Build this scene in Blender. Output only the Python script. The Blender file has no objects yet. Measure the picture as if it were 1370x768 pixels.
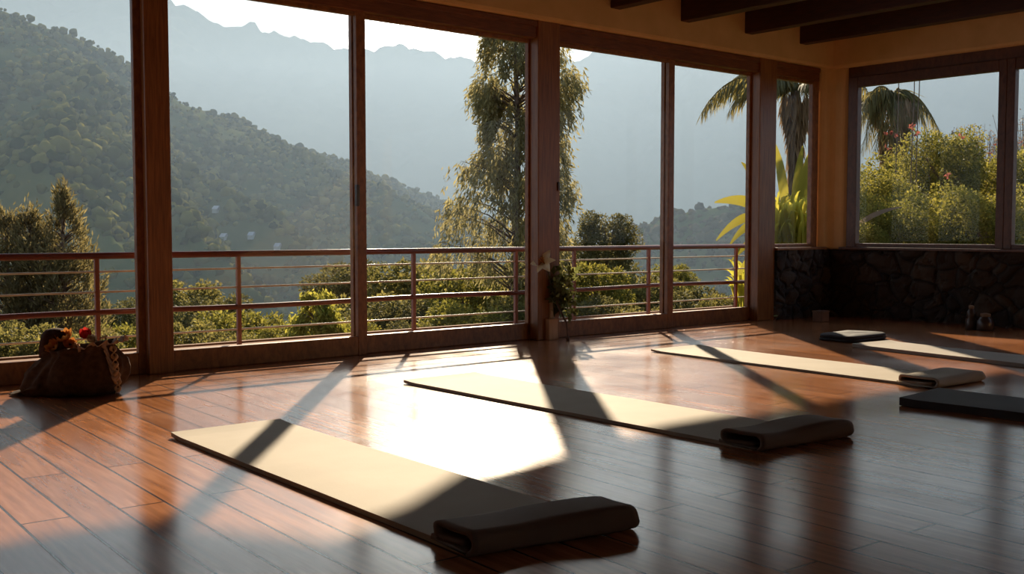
import bpy, bmesh, math, random
import numpy as np
from mathutils import Vector, Matrix, noise as mnoise

random.seed(7)
RNG = np.random.default_rng(7)
scn = bpy.context.scene
COL = scn.collection
PI = math.pi

# ------------------------------------------------------------------ camera
F, CX, CY, HOR = 1400.0, 685.0, 384.0, 308.0
EYE = 1.0
PITCH = math.atan((CY - HOR) / F)
cd = bpy.data.cameras.new('camera')
cam = bpy.data.objects.new('camera', cd)
COL.objects.link(cam)
cam.location = (0, 0, EYE)
cam.rotation_euler = (PI / 2 - PITCH, 0, 0)
cd.sensor_width = 36.0
cd.lens = F / 1370.0 * 36.0
cd.clip_end = 9000
scn.camera = cam


def ray(u, v):
    a, b = (u - CX) / F, (CY - v) / F
    c, s = math.cos(PITCH), math.sin(PITCH)
    return Vector((a, c + b * s, -s + b * c))


def on_z(u, v, z=0.0):
    d = ray(u, v)
    t = (z - EYE) / d.z
    return Vector((0, 0, EYE)) + d * t


def at(u, v, depth):
    """point seen at pixel u, v whose distance along y is depth"""
    d = ray(u, v)
    return Vector((0, 0, EYE)) + d * (depth / d.y)


# ------------------------------------------------------------------ room frame
_a, _b = on_z(231, 497), on_z(1030, 427)
U = (_b - _a).normalized()                  # along the glazed wall, to the corner
N = Vector((-U.y, U.x, 0))                  # outwards through the glazing
A0 = _a
UP = Vector((0, 0, 1))


def line_hit(p, d, q, e):
    m = d.x * -e.y + e.x * d.y
    w = q - p
    return (w.x * -e.y + e.x * w.y) / m


def s_at(u, o=0.0):
    """distance along the glazed wall under the image column u"""
    d = ray(u, HOR)
    return line_hit(A0 + N * o, U, Vector((0, 0, 0)), Vector((d.x, d.y, 0)))


S_CORNER = s_at(1108)
CORNER = A0 + U * S_CORNER
RU = (on_z(1370, 438.5) - CORNER).normalized()   # along the right wall, away from the corner
RN = Vector((-RU.y, RU.x, 0))               # outwards through the right wall


def r_at(u):
    d = ray(u, HOR)
    return line_hit(CORNER, RU, Vector((0, 0, 0)), Vector((d.x, d.y, 0)))


def W(s, o, z):
    return A0 + U * s + N * o + UP * z


def RW(s, o, z):
    return CORNER + RU * s + RN * o + UP * z


def wall_z(u, v, o=0.0):
    p = A0 + N * o
    d = ray(u, v)
    t = (p.dot(N)) / d.dot(N)
    return EYE + d.z * t


def rwall_z(u, v, o=0.0):
    p = CORNER + RN * o
    d = ray(u, v)
    return EYE + d.z * (p.dot(RN) / d.dot(RN))


# ------------------------------------------------------------------ mesh builder
class MB:
    def __init__(self):
        self.v, self.f = [], []

    def add(self, vs, fs):
        b = len(self.v)
        self.v.extend(Vector(p) for p in vs)
        self.f.extend([tuple(i + b for i in f) for f in fs])

    def hexa(self, o, ex, ey, ez):
        vs = [o, o + ex, o + ex + ey, o + ey, o + ez, o + ex + ez, o + ex + ey + ez, o + ey + ez]
        self.add(vs, [(0, 3, 2, 1), (4, 5, 6, 7), (0, 1, 5, 4), (1, 2, 6, 5), (2, 3, 7, 6), (3, 0, 4, 7)])

    def box(self, fn, s0, s1, o0, o1, z0, z1):
        p = fn(s0, o0, z0)
        self.hexa(p, fn(s1, o0, z0) - p, fn(s0, o1, z0) - p, fn(s0, o0, z1) - p)

    def xyz(self, x0, x1, y0, y1, z0, z1):
        self.hexa(Vector((x0, y0, z0)), Vector((x1 - x0, 0, 0)), Vector((0, y1 - y0, 0)), Vector((0, 0, z1 - z0)))

    def tube(self, pts, radii, n=8, cap=True):
        pts = [Vector(p) for p in pts]
        if not hasattr(radii, '__len__'):
            radii = [radii] * len(pts)
        base = len(self.v)
        ref = None
        for i, p in enumerate(pts):
            t = (pts[min(i + 1, len(pts) - 1)] - pts[max(i - 1, 0)]).normalized()
            if ref is None:
                ref = t.orthogonal().normalized()
            ref = (ref - t * ref.dot(t)).normalized()
            bi = t.cross(ref)
            for k in range(n):
                a = 2 * PI * k / n
                self.v.append(p + (ref * math.cos(a) + bi * math.sin(a)) * radii[i])
        for i in range(len(pts) - 1):
            for k in range(n):
                k2 = (k + 1) % n
                self.f.append((base + i * n + k, base + i * n + k2, base + (i + 1) * n + k2, base + (i + 1) * n + k))
        if cap:
            self.f.append(tuple(base + k for k in reversed(range(n))))
            e = base + (len(pts) - 1) * n
            self.f.append(tuple(e + k for k in range(n)))

    def grid(self, rows):
        """rows: list of equal-length point lists"""
        b, w = len(self.v), len(rows[0])
        for r in rows:
            self.v.extend(Vector(p) for p in r)
        for i in range(len(rows) - 1):
            for j in range(w - 1):
                self.f.append((b + i * w + j, b + i * w + j + 1, b + (i + 1) * w + j + 1, b + (i + 1) * w + j))

    def lathe(self, c, prof, n=20, fn=None):
        c = Vector(c)
        b = len(self.v)
        for i, (r, z) in enumerate(prof):
            for k in range(n):
                a = 2 * PI * k / n
                rr = r * (fn(a, i) if fn else 1)
                self.v.append(c + Vector((math.cos(a) * rr, math.sin(a) * rr, z)))
        for i in range(len(prof) - 1):
            for k in range(n):
                k2 = (k + 1) % n
                self.f.append((b + i * n + k, b + i * n + k2, b + (i + 1) * n + k2, b + (i + 1) * n + k))
        self.f.append(tuple(b + k for k in reversed(range(n))))
        e = b + (len(prof) - 1) * n
        self.f.append(tuple(e + k for k in range(n)))

    def build(self, name, mat, parent=None, origin=None, smooth=False, bevel=0, sub=0):
        if parent is not None:
            org = ORG[parent.name]
        elif origin is not None:
            org = Vector(origin)
        else:
            lo = Vector([min(p[i] for p in self.v) for i in range(3)])
            hi = Vector([max(p[i] for p in self.v) for i in range(3)])
            org = Vector(((lo.x + hi.x) / 2, (lo.y + hi.y) / 2, lo.z))
        me = bpy.data.meshes.new(name)
        me.from_pydata([tuple(p - org) for p in self.v], [], self.f)
        return link(me, name, mat, parent, org, smooth, bevel, sub)


ORG = {}


def link(me, name, mat, parent, org, smooth=False, bevel=0, sub=0):
    me.materials.append(mat)
    me.validate()
    if smooth:
        for p in me.polygons:
            p.use_smooth = True
    o = bpy.data.objects.new(name, me)
    COL.objects.link(o)
    if parent is not None:
        o.parent = parent
    else:
        o.location = org
    ORG[o.name] = org
    if bevel:
        m = o.modifiers.new('bevel', 'BEVEL')
        m.width, m.segments, m.limit_method = bevel, 2, 'ANGLE'
    if sub:
        m = o.modifiers.new('sub', 'SUBSURF')
        m.levels = m.render_levels = sub
    return o


def np_mesh(name, verts, quads, mat, parent=None, org=Vector((0, 0, 0)), smooth=False):
    """big meshes from numpy arrays (verts in world coordinates)"""
    if parent is not None:
        org = ORG[parent.name]
    me = bpy.data.meshes.new(name)
    v = np.asarray(verts, dtype=np.float64) - np.array(org)
    q = np.asarray(quads, dtype=np.int32)
    me.vertices.add(len(v))
    me.vertices.foreach_set('co', v.ravel())
    me.loops.add(q.size)
    me.loops.foreach_set('vertex_index', q.ravel())
    me.polygons.add(len(q))
    me.polygons.foreach_set('loop_start', np.arange(0, q.size, q.shape[1], dtype=np.int32))
    me.update(calc_edges=True)
    return link(me, name, mat, parent, Vector(org), smooth)


def tag(o, label=None, cat=None, group=None, kind=None):
    if label: o['label'] = label
    if cat: o['category'] = cat
    if group: o['group'] = group
    if kind: o['kind'] = kind
    return o


def empty(name, loc, label=None, cat=None, group=None, kind=None):
    o = bpy.data.objects.new(name, None)
    o.empty_display_size = 0.1
    COL.objects.link(o)
    o.location = Vector(loc)
    ORG[o.name] = Vector(loc)
    return tag(o, label, cat, group, kind)


def copy_tree(o, parent=None):
    c = o.copy()
    COL.objects.link(c)
    if parent is not None:
        c.parent = parent
    for ch in list(o.children):
        copy_tree(ch, c)
    return c


# ------------------------------------------------------------------ materials
def new_mat(name):
    m = bpy.data.materials.new(name)
    m.use_nodes = True
    nt = m.node_tree
    return m, nt, nt.nodes['Principled BSDF'], nt.nodes['Material Output']


def ramp(nt, fac, stops):
    r = nt.nodes.new('ShaderNodeValToRGB')
    el = r.color_ramp.elements
    while len(el) < len(stops):
        el.new(0.5)
    for e, (p, c) in zip(el, stops):
        e.position = p
        e.color = (*c, 1)
    nt.links.new(fac, r.inputs[0])
    return r.outputs[0]


def coords(nt, scale=(1, 1, 1), rot=(0, 0, 0), kind='Object'):
    tc = nt.nodes.new('ShaderNodeTexCoord')
    mp = nt.nodes.new('ShaderNodeMapping')
    mp.inputs['Scale'].default_value = scale
    mp.inputs['Rotation'].default_value = rot
    nt.links.new(tc.outputs[kind], mp.inputs[0])
    return mp.outputs[0]


def noise(nt, vec, scale, detail=3, rough=0.55, dist=0):
    n = nt.nodes.new('ShaderNodeTexNoise')
    n.inputs['Scale'].default_value = scale
    n.inputs['Detail'].default_value = detail
    n.inputs['Roughness'].default_value = rough
    n.inputs['Distortion'].default_value = dist
    nt.links.new(vec, n.inputs['Vector'])
    return n.outputs[0]


def bump(nt, bs, h, strength, dist=0.01):
    b = nt.nodes.new('ShaderNodeBump')
    b.inputs['Strength'].default_value = strength
    b.inputs['Distance'].default_value = dist
    nt.links.new(h, b.inputs['Height'])
    nt.links.new(b.outputs[0], bs.inputs['Normal'])


def simple(name, c0, c1, rough=0.6, scale=8, strength=0.15, spec=0.5, stretch=(1, 1, 1), sheen=0, dist=0.01):
    m, nt, bs, out = new_mat(name)
    v = coords(nt, stretch)
    n = noise(nt, v, scale, 5)
    nt.links.new(ramp(nt, n, [(0.3, c0), (0.7, c1)]), bs.inputs['Base Color'])
    bs.inputs['Roughness'].default_value = rough
    bs.inputs['Specular IOR Level'].default_value = spec
    if strength:
        bump(nt, bs, n, strength, dist)
    return m


def wood(name, c0, c1, stretch, rough=0.4):
    m, nt, bs, out = new_mat(name)
    v = coords(nt, stretch)
    n = noise(nt, v, 6, 6, 0.6, 0.4)
    n2 = noise(nt, coords(nt), 1.3, 2)
    col = ramp(nt, n, [(0.3, c0), (0.7, c1)])
    mx = nt.nodes.new('ShaderNodeMix')
    mx.data_type = 'RGBA'
    mx.blend_type = 'MULTIPLY'
    mx.inputs[0].default_value = 0.5
    nt.links.new(col, mx.inputs[6])
    nt.links.new(ramp(nt, n2, [(0.3, (0.55, 0.55, 0.55)), (0.7, (1, 1, 1))]), mx.inputs[7])
    nt.links.new(mx.outputs[2], bs.inputs['Base Color'])
    bs.inputs['Roughness'].default_value = rough
    bump(nt, bs, n, 0.12, 0.004)
    return m


RED0, RED1 = (0.16, 0.055, 0.015), (0.36, 0.145, 0.040)
M_POST = wood('post_wood', RED0, RED1, (14, 14, 0.7), 0.38)
M_SASH = wood('sash_wood', (0.16, 0.055, 0.016), (0.35, 0.14, 0.040), (5, 5, 2.2), 0.4)
M_SHADEDSASH = wood('shaded_sash_wood', (0.07, 0.023, 0.010), (0.15, 0.054, 0.020), (5, 5, 2.2), 0.45)  # low light on the right-hand frames put into a darker wood colour
M_HEAD = wood('header_wood', (0.13, 0.040, 0.016), (0.26, 0.09, 0.034), (1, 1, 9), 0.42)
M_BEAM = wood('beam_wood', (0.035, 0.012, 0.008), (0.075, 0.024, 0.013), (1, 1, 8), 0.5)
M_CEIL = wood('ceiling_wood', (0.06, 0.025, 0.014), (0.11, 0.045, 0.022), (4, 0.8, 4), 0.6)
M_LEDGE = wood('ledge_wood', (0.22, 0.11, 0.06), (0.33, 0.18, 0.10), (2, 2, 4), 0.95)
M_RAIL = wood('rail_paint', (0.14, 0.030, 0.022), (0.20, 0.045, 0.030), (2, 2, 6), 0.3)
M_RPOST = wood('rail_post_paint', (0.24, 0.075, 0.045), (0.32, 0.11, 0.065), (8, 8, 1), 0.4)
M_CABLE = simple('cable_metal', (0.55, 0.48, 0.38), (0.7, 0.62, 0.5), 0.35, 20, 0)
M_PLASTER = simple('ochre_plaster', (0.60, 0.40, 0.19), (0.70, 0.475, 0.24), 0.85, 3.5, 0.25, 0.2)
M_HANDLE = simple('bronze', (0.03, 0.02, 0.015), (0.06, 0.035, 0.02), 0.35, 20, 0)


def floor_material():
    m, nt, bs, out = new_mat('plank_floor')
    ang = math.atan2(-N.y, -N.x)            # planks run straight into the room
    v = coords(nt, (1, 1, 1), (0, 0, -ang + 0.03))
    br = nt.nodes.new('ShaderNodeTexBrick')
    br.offset = 0.37
    br.inputs['Scale'].default_value = 1.0
    br.inputs['Brick Width'].default_value = 1.9
    br.inputs['Row Height'].default_value = 0.165
    br.inputs['Mortar Size'].default_value = 0.005
    br.inputs['Mortar Smooth'].default_value = 0.25
    br.inputs['Bias'].default_value = 0.0
    br.inputs['Color1'].default_value = (0, 0, 0, 1)
    br.inputs['Color2'].default_value = (1, 1, 1, 1)
    br.inputs['Mortar'].default_value = (0.5, 0.5, 0.5, 1)
    nt.links.new(v, br.inputs['Vector'])
    v2 = nt.nodes.new('ShaderNodeMapping')
    v2.inputs['Scale'].default_value = (1.2, 16, 1)
    nt.links.new(v, v2.inputs[0])
    # shift the grain plank by plank
    add = nt.nodes.new('ShaderNodeVectorMath')
    add.operation = 'ADD'
    sc = nt.nodes.new('ShaderNodeVectorMath')
    sc.operation = 'SCALE'
    sc.inputs['Scale'].default_value = 7.0
    nt.links.new(br.outputs['Color'], sc.inputs[0])
    nt.links.new(v2.outputs[0], add.inputs[0])
    nt.links.new(sc.outputs[0], add.inputs[1])
    g = noise(nt, add.outputs[0], 2.2, 5, 0.55, 0.1)
    big = noise(nt, v, 1.1, 3)
    col = ramp(nt, g, [(0.25, (0.24, 0.085, 0.030)), (0.5, (0.36, 0.135, 0.048)), (0.78, (0.50, 0.21, 0.085))])
    mx = nt.nodes.new('ShaderNodeMix')
    mx.data_type = 'RGBA'
    mx.blend_type = 'MULTIPLY'
    mx.inputs[0].default_value = 1
    nt.links.new(col, mx.inputs[6])
    nt.links.new(ramp(nt, br.outputs['Color'], [(0, (0.72, 0.70, 0.68)), (1, (1, 1, 1))]), mx.inputs[7])
    mo = nt.nodes.new('ShaderNodeMix')
    mo.data_type = 'RGBA'
    nt.links.new(br.outputs['Fac'], mo.inputs[0])
    nt.links.new(mx.outputs[2], mo.inputs[6])
    mo.inputs[7].default_value = (0.02, 0.009, 0.005, 1)
    nt.links.new(mo.outputs[2], bs.inputs['Base Color'])
    rr = nt.nodes.new('ShaderNodeMapRange')
    rr.inputs['From Min'].default_value = 0.3
    rr.inputs['From Max'].default_value = 0.7
    rr.inputs['To Min'].default_value = 0.14
    rr.inputs['To Max'].default_value = 0.24
    nt.links.new(big, rr.inputs['Value'])
    nt.links.new(rr.outputs[0], bs.inputs['Roughness'])
    # relief: seams and brushed grain
    sb = nt.nodes.new('ShaderNodeMath')
    sb.operation = 'MULTIPLY_ADD'
    nt.links.new(br.outputs['Fac'], sb.inputs[0])
    sb.inputs[1].default_value = -1.2
    gm = nt.nodes.new('ShaderNodeMath')
    gm.operation = 'MULTIPLY'
    gm.inputs[1].default_value = 0.03
    nt.links.new(g, gm.inputs[0])
    nt.links.new(gm.outputs[0], sb.inputs[2])
    bump(nt, bs, sb.outputs[0], 0.5, 0.004)
    return m


M_FLOOR = floor_material()


def glass_material():
    m, nt, bs, out = new_mat('window_glass')
    nt.nodes.remove(bs)
    tr = nt.nodes.new('ShaderNodeBsdfTransparent')
    tr.inputs[0].default_value = (0.97, 0.98, 0.975, 1)
    gl = nt.nodes.new('ShaderNodeBsdfGlossy')
    gl.inputs['Roughness'].default_value = 0.0
    lw = nt.nodes.new('ShaderNodeLayerWeight')
    pw = nt.nodes.new('ShaderNodeMath'); pw.operation = 'POWER'; pw.inputs[1].default_value = 5.0
    nt.links.new(lw.outputs['Facing'], pw.inputs[0])
    fr = nt.nodes.new('ShaderNodeMath'); fr.operation = 'MULTIPLY_ADD'
    fr.inputs[1].default_value = 0.3
    fr.inputs[2].default_value = 0.007
    nt.links.new(pw.outputs[0], fr.inputs[0])
    mx = nt.nodes.new('ShaderNodeMixShader')
    nt.links.new(fr.outputs[0], mx.inputs[0])
    nt.links.new(tr.outputs[0], mx.inputs[1])
    nt.links.new(gl.outputs[0], mx.inputs[2])
    nt.links.new(mx.outputs[0], out.inputs['Surface'])
    return m


M_GLASS = glass_material()


def stone_material():
    m, nt, bs, out = new_mat('rubble_stone')
    v = coords(nt, (1, 1, 1.25))
    nd = noise(nt, v, 3.0, 3)
    mixv = nt.nodes.new('ShaderNodeMix')
    mixv.data_type = 'VECTOR'
    mixv.inputs[0].default_value = 0.12
    nn = nt.nodes.new('ShaderNodeTexNoise')
    nn.inputs['Scale'].default_value = 3.0
    nt.links.new(v, nn.inputs['Vector'])
    nt.links.new(v, mixv.inputs[4])
    nt.links.new(nn.outputs['Color'], mixv.inputs[5])
    vo = nt.nodes.new('ShaderNodeTexVoronoi')
    vo.feature = 'DISTANCE_TO_EDGE'
    vo.inputs['Scale'].default_value = 4.6
    nt.links.new(mixv.outputs[1], vo.inputs['Vector'])
    vc = nt.nodes.new('ShaderNodeTexVoronoi')
    vc.inputs['Scale'].default_value = 4.6
    nt.links.new(mixv.outputs[1], vc.inputs['Vector'])
    fine = noise(nt, v, 22, 5)
    sp = nt.nodes.new('ShaderNodeSeparateColor')
    nt.links.new(vc.outputs['Color'], sp.inputs[0])
    c1 = ramp(nt, sp.outputs[0], [(0.1, (0.024, 0.013, 0.007)), (0.5, (0.038, 0.021, 0.011)), (0.9, (0.065, 0.038, 0.021))])
    edge = ramp(nt, vo.outputs['Distance'], [(0.02, (0.45, 0.45, 0.45)), (0.07, (1, 1, 1))])
    mx = nt.nodes.new('ShaderNodeMix')
    mx.data_type = 'RGBA'
    mx.blend_type = 'MULTIPLY'
    mx.inputs[0].default_value = 1
    nt.links.new(c1, mx.inputs[6])
    nt.links.new(edge, mx.inputs[7])
    nt.links.new(mx.outputs[2], bs.inputs['Base Color'])
    bs.inputs['Roughness'].default_value = 0.85
    h = nt.nodes.new('ShaderNodeMath')
    h.operation = 'MULTIPLY_ADD'
    nt.links.new(fine, h.inputs[0])
    h.inputs[1].default_value = 0.25
    nt.links.new(ramp(nt, vo.outputs['Distance'], [(0.0, (0, 0, 0)), (0.14, (1, 1, 1))]), h.inputs[2])
    bump(nt, bs, h.outputs[0], 1.0, 0.035)
    return m


M_STONE = stone_material()


def leaf_material(name, c0, c1, trans=0.45, tcol=None, rough=0.65, spec=0.1):
    m, nt, bs, out = new_mat(name)
    geo = nt.nodes.new('ShaderNodeNewGeometry')
    col = ramp(nt, geo.outputs['Random Per Island'], [(0.0, c0), (1.0, c1)])
    nt.links.new(col, bs.inputs['Base Color'])
    bs.inputs['Roughness'].default_value = rough
    bs.inputs['Specular IOR Level'].default_value = spec
    tl = nt.nodes.new('ShaderNodeBsdfTranslucent')
    if tcol:
        t0, t1 = tcol
        nt.links.new(ramp(nt, geo.outputs['Random Per Island'], [(0.0, t0), (1.0, t1)]), tl.inputs[0])
    else:
        nt.links.new(col, tl.inputs[0])
    mx = nt.nodes.new('ShaderNodeMixShader')
    mx.inputs[0].default_value = trans
    nt.links.new(bs.outputs[0], mx.inputs[1])
    nt.links.new(tl.outputs[0], mx.inputs[2])
    nt.links.new(mx.outputs[0], out.inputs['Surface'])
    return m


M_LEAF = leaf_material('bush_leaf', (0.062, 0.062, 0.020), (0.15, 0.135, 0.045), 0.48, ((0.13, 0.118, 0.028), (0.36, 0.295, 0.085)))
M_LEAFG = leaf_material('gold_leaf', (0.06, 0.065, 0.014), (0.17, 0.16, 0.035), 0.48, ((0.13, 0.13, 0.02), (0.42, 0.35, 0.07)))
M_LEAFD = leaf_material('dark_leaf', (0.050, 0.049, 0.021), (0.115, 0.105, 0.042), 0.42, ((0.09, 0.085, 0.028), (0.26, 0.22, 0.075)))
M_WEEP = leaf_material('weeping_leaf', (0.12, 0.108, 0.052), (0.25, 0.22, 0.11), 0.5, ((0.24, 0.205, 0.075), (0.52, 0.43, 0.18)))
M_BROWNLEAF = leaf_material('feathery_leaf', (0.085, 0.07, 0.036), (0.18, 0.14, 0.075), 0.45, ((0.16, 0.13, 0.045), (0.36, 0.28, 0.11)))
M_BANANA = leaf_material('broad_leaf', (0.10, 0.11, 0.014), (0.20, 0.18, 0.025), 0.5, ((0.20, 0.19, 0.025), (0.44, 0.36, 0.06)))
M_PALM = leaf_material('palm_leaf', (0.075, 0.07, 0.03), (0.15, 0.13, 0.055), 0.45, ((0.20, 0.16, 0.045), (0.42, 0.33, 0.10)))
M_PALMDEAD = leaf_material('dry_palm_leaf', (0.20, 0.13, 0.07), (0.32, 0.21, 0.115), 0.4)
M_STRAP = leaf_material('strap_leaf', (0.15, 0.15, 0.02), (0.26, 0.24, 0.035), 0.5, ((0.40, 0.37, 0.04), (0.75, 0.62, 0.09)))
M_BARK = simple('bark', (0.09, 0.06, 0.04), (0.18, 0.12, 0.085), 0.9, 12, 0.6, 0.2, (1, 1, 0.25))
M_PINKBLOOM = leaf_material('pink_bloom', (0.28, 0.07, 0.05), (0.4, 0.14, 0.10), 0.4)
M_DRYTWIG = leaf_material('dry_twig_leaf', (0.16, 0.12, 0.08), (0.28, 0.2, 0.14), 0.4)


def ground_material(name, stops, s1, s2):
    m, nt, bs, out = new_mat(name)
    v = coords(nt)
    a = noise(nt, v, s1, 6, 0.65)
    b = noise(nt, v, s2, 4, 0.6)
    ad = nt.nodes.new('ShaderNodeMath')
    ad.operation = 'MULTIPLY_ADD'
    nt.links.new(a, ad.inputs[0])
    ad.inputs[1].default_value = 0.6
    m2 = nt.nodes.new('ShaderNodeMath')
    m2.operation = 'MULTIPLY'
    m2.inputs[1].default_value = 0.4
    nt.links.new(b, m2.inputs[0])
    nt.links.new(m2.outputs[0], ad.inputs[2])
    nt.links.new(ramp(nt, ad.outputs[0], stops), bs.inputs['Base Color'])
    bs.inputs['Roughness'].default_value = 0.9
    bs.inputs['Specular IOR Level'].default_value = 0.0
    return m


M_HILL = ground_material('forest_hill', [(0.35, (0.03, 0.042, 0.014)), (0.5, (0.065, 0.075, 0.024)), (0.66, (0.12, 0.11, 0.04))], 0.05, 0.011)
M_RIDGE = ground_material('far_ridge', [(0.35, (0.03, 0.045, 0.02)), (0.65, (0.08, 0.09, 0.035))], 0.02, 0.004)
M_SLOPE = ground_material('grass_slope', [(0.35, (0.03, 0.04, 0.012)), (0.65, (0.09, 0.10, 0.03))], 1.2, 0.2)

# ------------------------------------------------------------------ the room
ZT = 2.70            # top of the glass
ZH = 2.87            # top of the timber header
ZC = 3.36            # ceiling
S_L = -5.5           # the glazed wall's left end
BACK = 10.2
R_L = 10.8

# floor and ceiling follow the room outline
G0, C1 = W(S_L, 0, 0), CORNER
B0, B1 = G0 - N * BACK, CORNER + RU * R_L
B2 = line_hit(B0, U, B1, N)
B2 = B0 + U * B2
foot = [G0, C1, B1, B2, B0]


def slab(name, z0, z1, mat, grow=0.0):
    mb = MB()
    c = sum(foot, Vector()) / len(foot)
    pts = [p + (p - c).normalized() * grow for p in foot]
    n = len(pts)
    mb.add([p + UP * z0 for p in pts] + [p + UP * z1 for p in pts],
           [tuple(reversed(range(n))), tuple(range(n, 2 * n))] + [(i, (i + 1) % n, (i + 1) % n + n, i + n) for i in range(n)])
    return mb.build(name, mat, origin=(0, 0, 0))


tag(slab('floor', -0.12, 0.0, M_FLOOR, 0.25), 'polished reddish brown plank floor of the studio', 'floor', kind='structure')
tag(slab('ceiling', ZC, ZC + 0.1, M_CEIL, 0.3), 'dark timber ceiling boards above the beams', 'ceiling', kind='structure')

posts = [(180, 230.5), (709, 749), (1008, 1037)]
PS = []
for k, (u0, u1) in enumerate(posts):
    sa, sb = s_at(u0 + 17 if k == 0 else u0 + 11 if k == 1 else u0 + 7, -0.06), s_at(u1, -0.06)
    PS.append((sa, sb))
    mb = MB()
    mb.box(W, sa, sb, -0.06, 0.13, 0.0, ZH + 0.03)
    o = mb.build('trim_%d' % (k + 1), M_POST, bevel=0.008)
    tag(o, ['square reddish timber post left of the widest glass pane, beside the sack',
            'square reddish timber post behind the vase with the lily',
            'square reddish timber post where the glazing meets the stone wall'][k], 'post', kind='structure')

# header timbers between the posts
spans = [(S_L + 2.2, PS[0][0]), (PS[0][1], PS[1][0]), (PS[1][1], PS[2][0]), (PS[2][1], s_at(1093, -0.03))]
for k, (a, b) in enumerate(spans):
    mb = MB()
    mb.box(W, a, b, -0.035, 0.12, ZT + 0.02, ZH)
    mb.box(W, a, b, -0.05, -0.035, ZH - 0.05, ZH)
    o = mb.build('trim_%d' % (k + 4), M_HEAD, bevel=0.006)
    tag(o, ['timber header over the leftmost glass door', 'timber header over the pair of wide glass doors between posts',
            'timber header over the two glass doors right of the lily post', 'short timber header over the corner window'][k],
        'header beam', kind='structure')

# plaster above the header, and the corner pier
mb = MB()
mb.box(W, S_L, S_CORNER + 0.15, -0.10, 0.3, ZH + 0.005, ZC)
mb.box(W, S_L, S_L + 2.2, -0.06, 0.25, 0, ZH + 0.01)
o = mb.build('wall_front', M_PLASTER, bevel=0.035)
tag(o, 'ochre plaster band above the glazed doors', 'wall', kind='structure')
mb = MB()
ZS = 0.775
rc0 = r_at(1135)
pier = [W(s_at(1094, 0), 0.05, 0), W(s_at(1094, 0), 0.0, 0), W(s_at(1094) + 0.06, -0.06, 0)]
p_mid = CORNER - N * 0.07 - RN * 0.07
pier += [p_mid + (pier[2] - p_mid) * 0.35, p_mid + (RW(rc0 - .06, -0.06, 0) - p_mid) * 0.35, RW(rc0 - 0.06, -0.06, 0), RW(rc0, 0.0, 0), RW(rc0, 0.05, 0), CORNER + N * 0.04 + RN * 0.04]
n = len(pier)
mb.add([p + UP * ZS for p in pier] + [p + UP * (ZH + 0.02) for p in pier],
       [tuple(range(n)), tuple(reversed(range(n, 2 * n)))] + [((i + 1) % n, i, i + n, (i + 1) % n + n) for i in range(n)])
o = mb.build('wall_corner', M_PLASTER, bevel=0.03)
tag(o, 'rounded ochre plaster pier in the corner between the windows', 'wall', kind='structure')
mb = MB()
mb.box(RW, -0.12, R_L, -0.10, 0.3, ZH + 0.005, ZC)
mb.box(RW, R_L - 0.7, R_L, -0.06, 0.25, ZS, ZH + 0.01)  # bay before this end pier left open, unseen, to add fill daylight
o = mb.build('wall_right', M_PLASTER, bevel=0.035)
tag(o, 'ochre plaster band above the right-hand windows', 'wall', kind='structure')
mb = MB()
fb = lambda s, o, z: B0 + U * s + N * o + UP * z
LB = (B2 - B0).length
mb.box(fb, -0.2, 2.5, -0.2, 0, 0, ZC)
mb.box(fb, 4.5, LB + .2, -0.2, 0, 0, ZC)
mb.box(fb, 2.5, 4.5, -0.2, 0, 0, 0.9)  # sill of an unseen opening, added to let in fill light
mb.box(fb, 2.5, 4.5, -0.2, 0, 2.5, ZC)
tag(mb.build('wall_back', M_PLASTER), 'ochre plaster wall behind the viewer', 'wall', kind='structure')
mb = MB()
fl = lambda s, o, z: G0 - N * s - U * o + UP * z
mb.box(fl, -0.3, BACK + .2, 0, 0.2, 0, ZC)
tag(mb.build('wall_left', M_PLASTER), 'ochre plaster wall closing the studio on the left', 'wall', kind='structure')
mb = MB()
dd = (B2 - B1).normalized()
nn_ = Vector((dd.y, -dd.x, 0))
if nn_.dot(B1) < 0: nn_ = -nn_
mb.box(lambda s, o, z: B1 + dd * s + nn_ * o + UP * z, -0.3, (B2 - B1).length + .2, 0, 0.2, 0, ZC)
tag(mb.build('wall_side', M_PLASTER), 'ochre plaster wall closing the studio far right', 'wall', kind='structure')


# rubble stone dado: a real lumpy face
def stone_face(name, fn, s0, s1, label):
    mb = MB()
    nx, nz = int((s1 - s0) / 0.03), 26
    rows = []
    for j in range(nz + 1):
        r = []
        z = ZS * j / nz
        for i in range(nx + 1):
            s = s0 + (s1 - s0) * i / nx
            p = fn(s, 0, z)
            q = Vector((p.x * 4.6, p.y * 4.6, p.z * 5.4))
            dist, _ = mnoise.voronoi(q)
            e = min(1.0, (dist[1] - dist[0]) * 2.6)
            r.append(fn(s, -0.07 - 0.045 * math.sqrt(max(e, 0)) - 0.012 * mnoise.noise(q * 1.7), z))
        rows.append(r)
    rows.append([fn(s0 + (s1 - s0) * i / nx, 0.3, ZS) for i in range(nx + 1)])
    rows.append([fn(s0 + (s1 - s0) * i / nx, 0.3, 0) for i in range(nx + 1)])
    mb.grid(rows)
    o = mb.build(name, M_STONE, smooth=False)
    return tag(o, label, 'wall', kind='structure')


stone_face('wall_stone_front', W, PS[2][1] + 0.0, S_CORNER + 0.02, 'short rubble stone wall under the corner window')
stone_face('wall_stone_right', RW, -0.02, R_L, 'long rubble stone wall under the right-hand windows')
# sills
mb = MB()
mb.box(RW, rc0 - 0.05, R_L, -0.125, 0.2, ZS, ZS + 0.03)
tag(mb.build('trim_8', M_SHADEDSASH, bevel=0.006), 'long timber sill on the stone wall under the right-hand windows', 'sill', kind='structure')
mb = MB()
mb.box(W, PS[2][1], s_at(1097), -0.10, 0.2, ZS, ZS + 0.03)
tag(mb.build('trim_9', M_POST, bevel=0.006), 'short timber sill under the corner window', 'sill', kind='structure')


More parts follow.
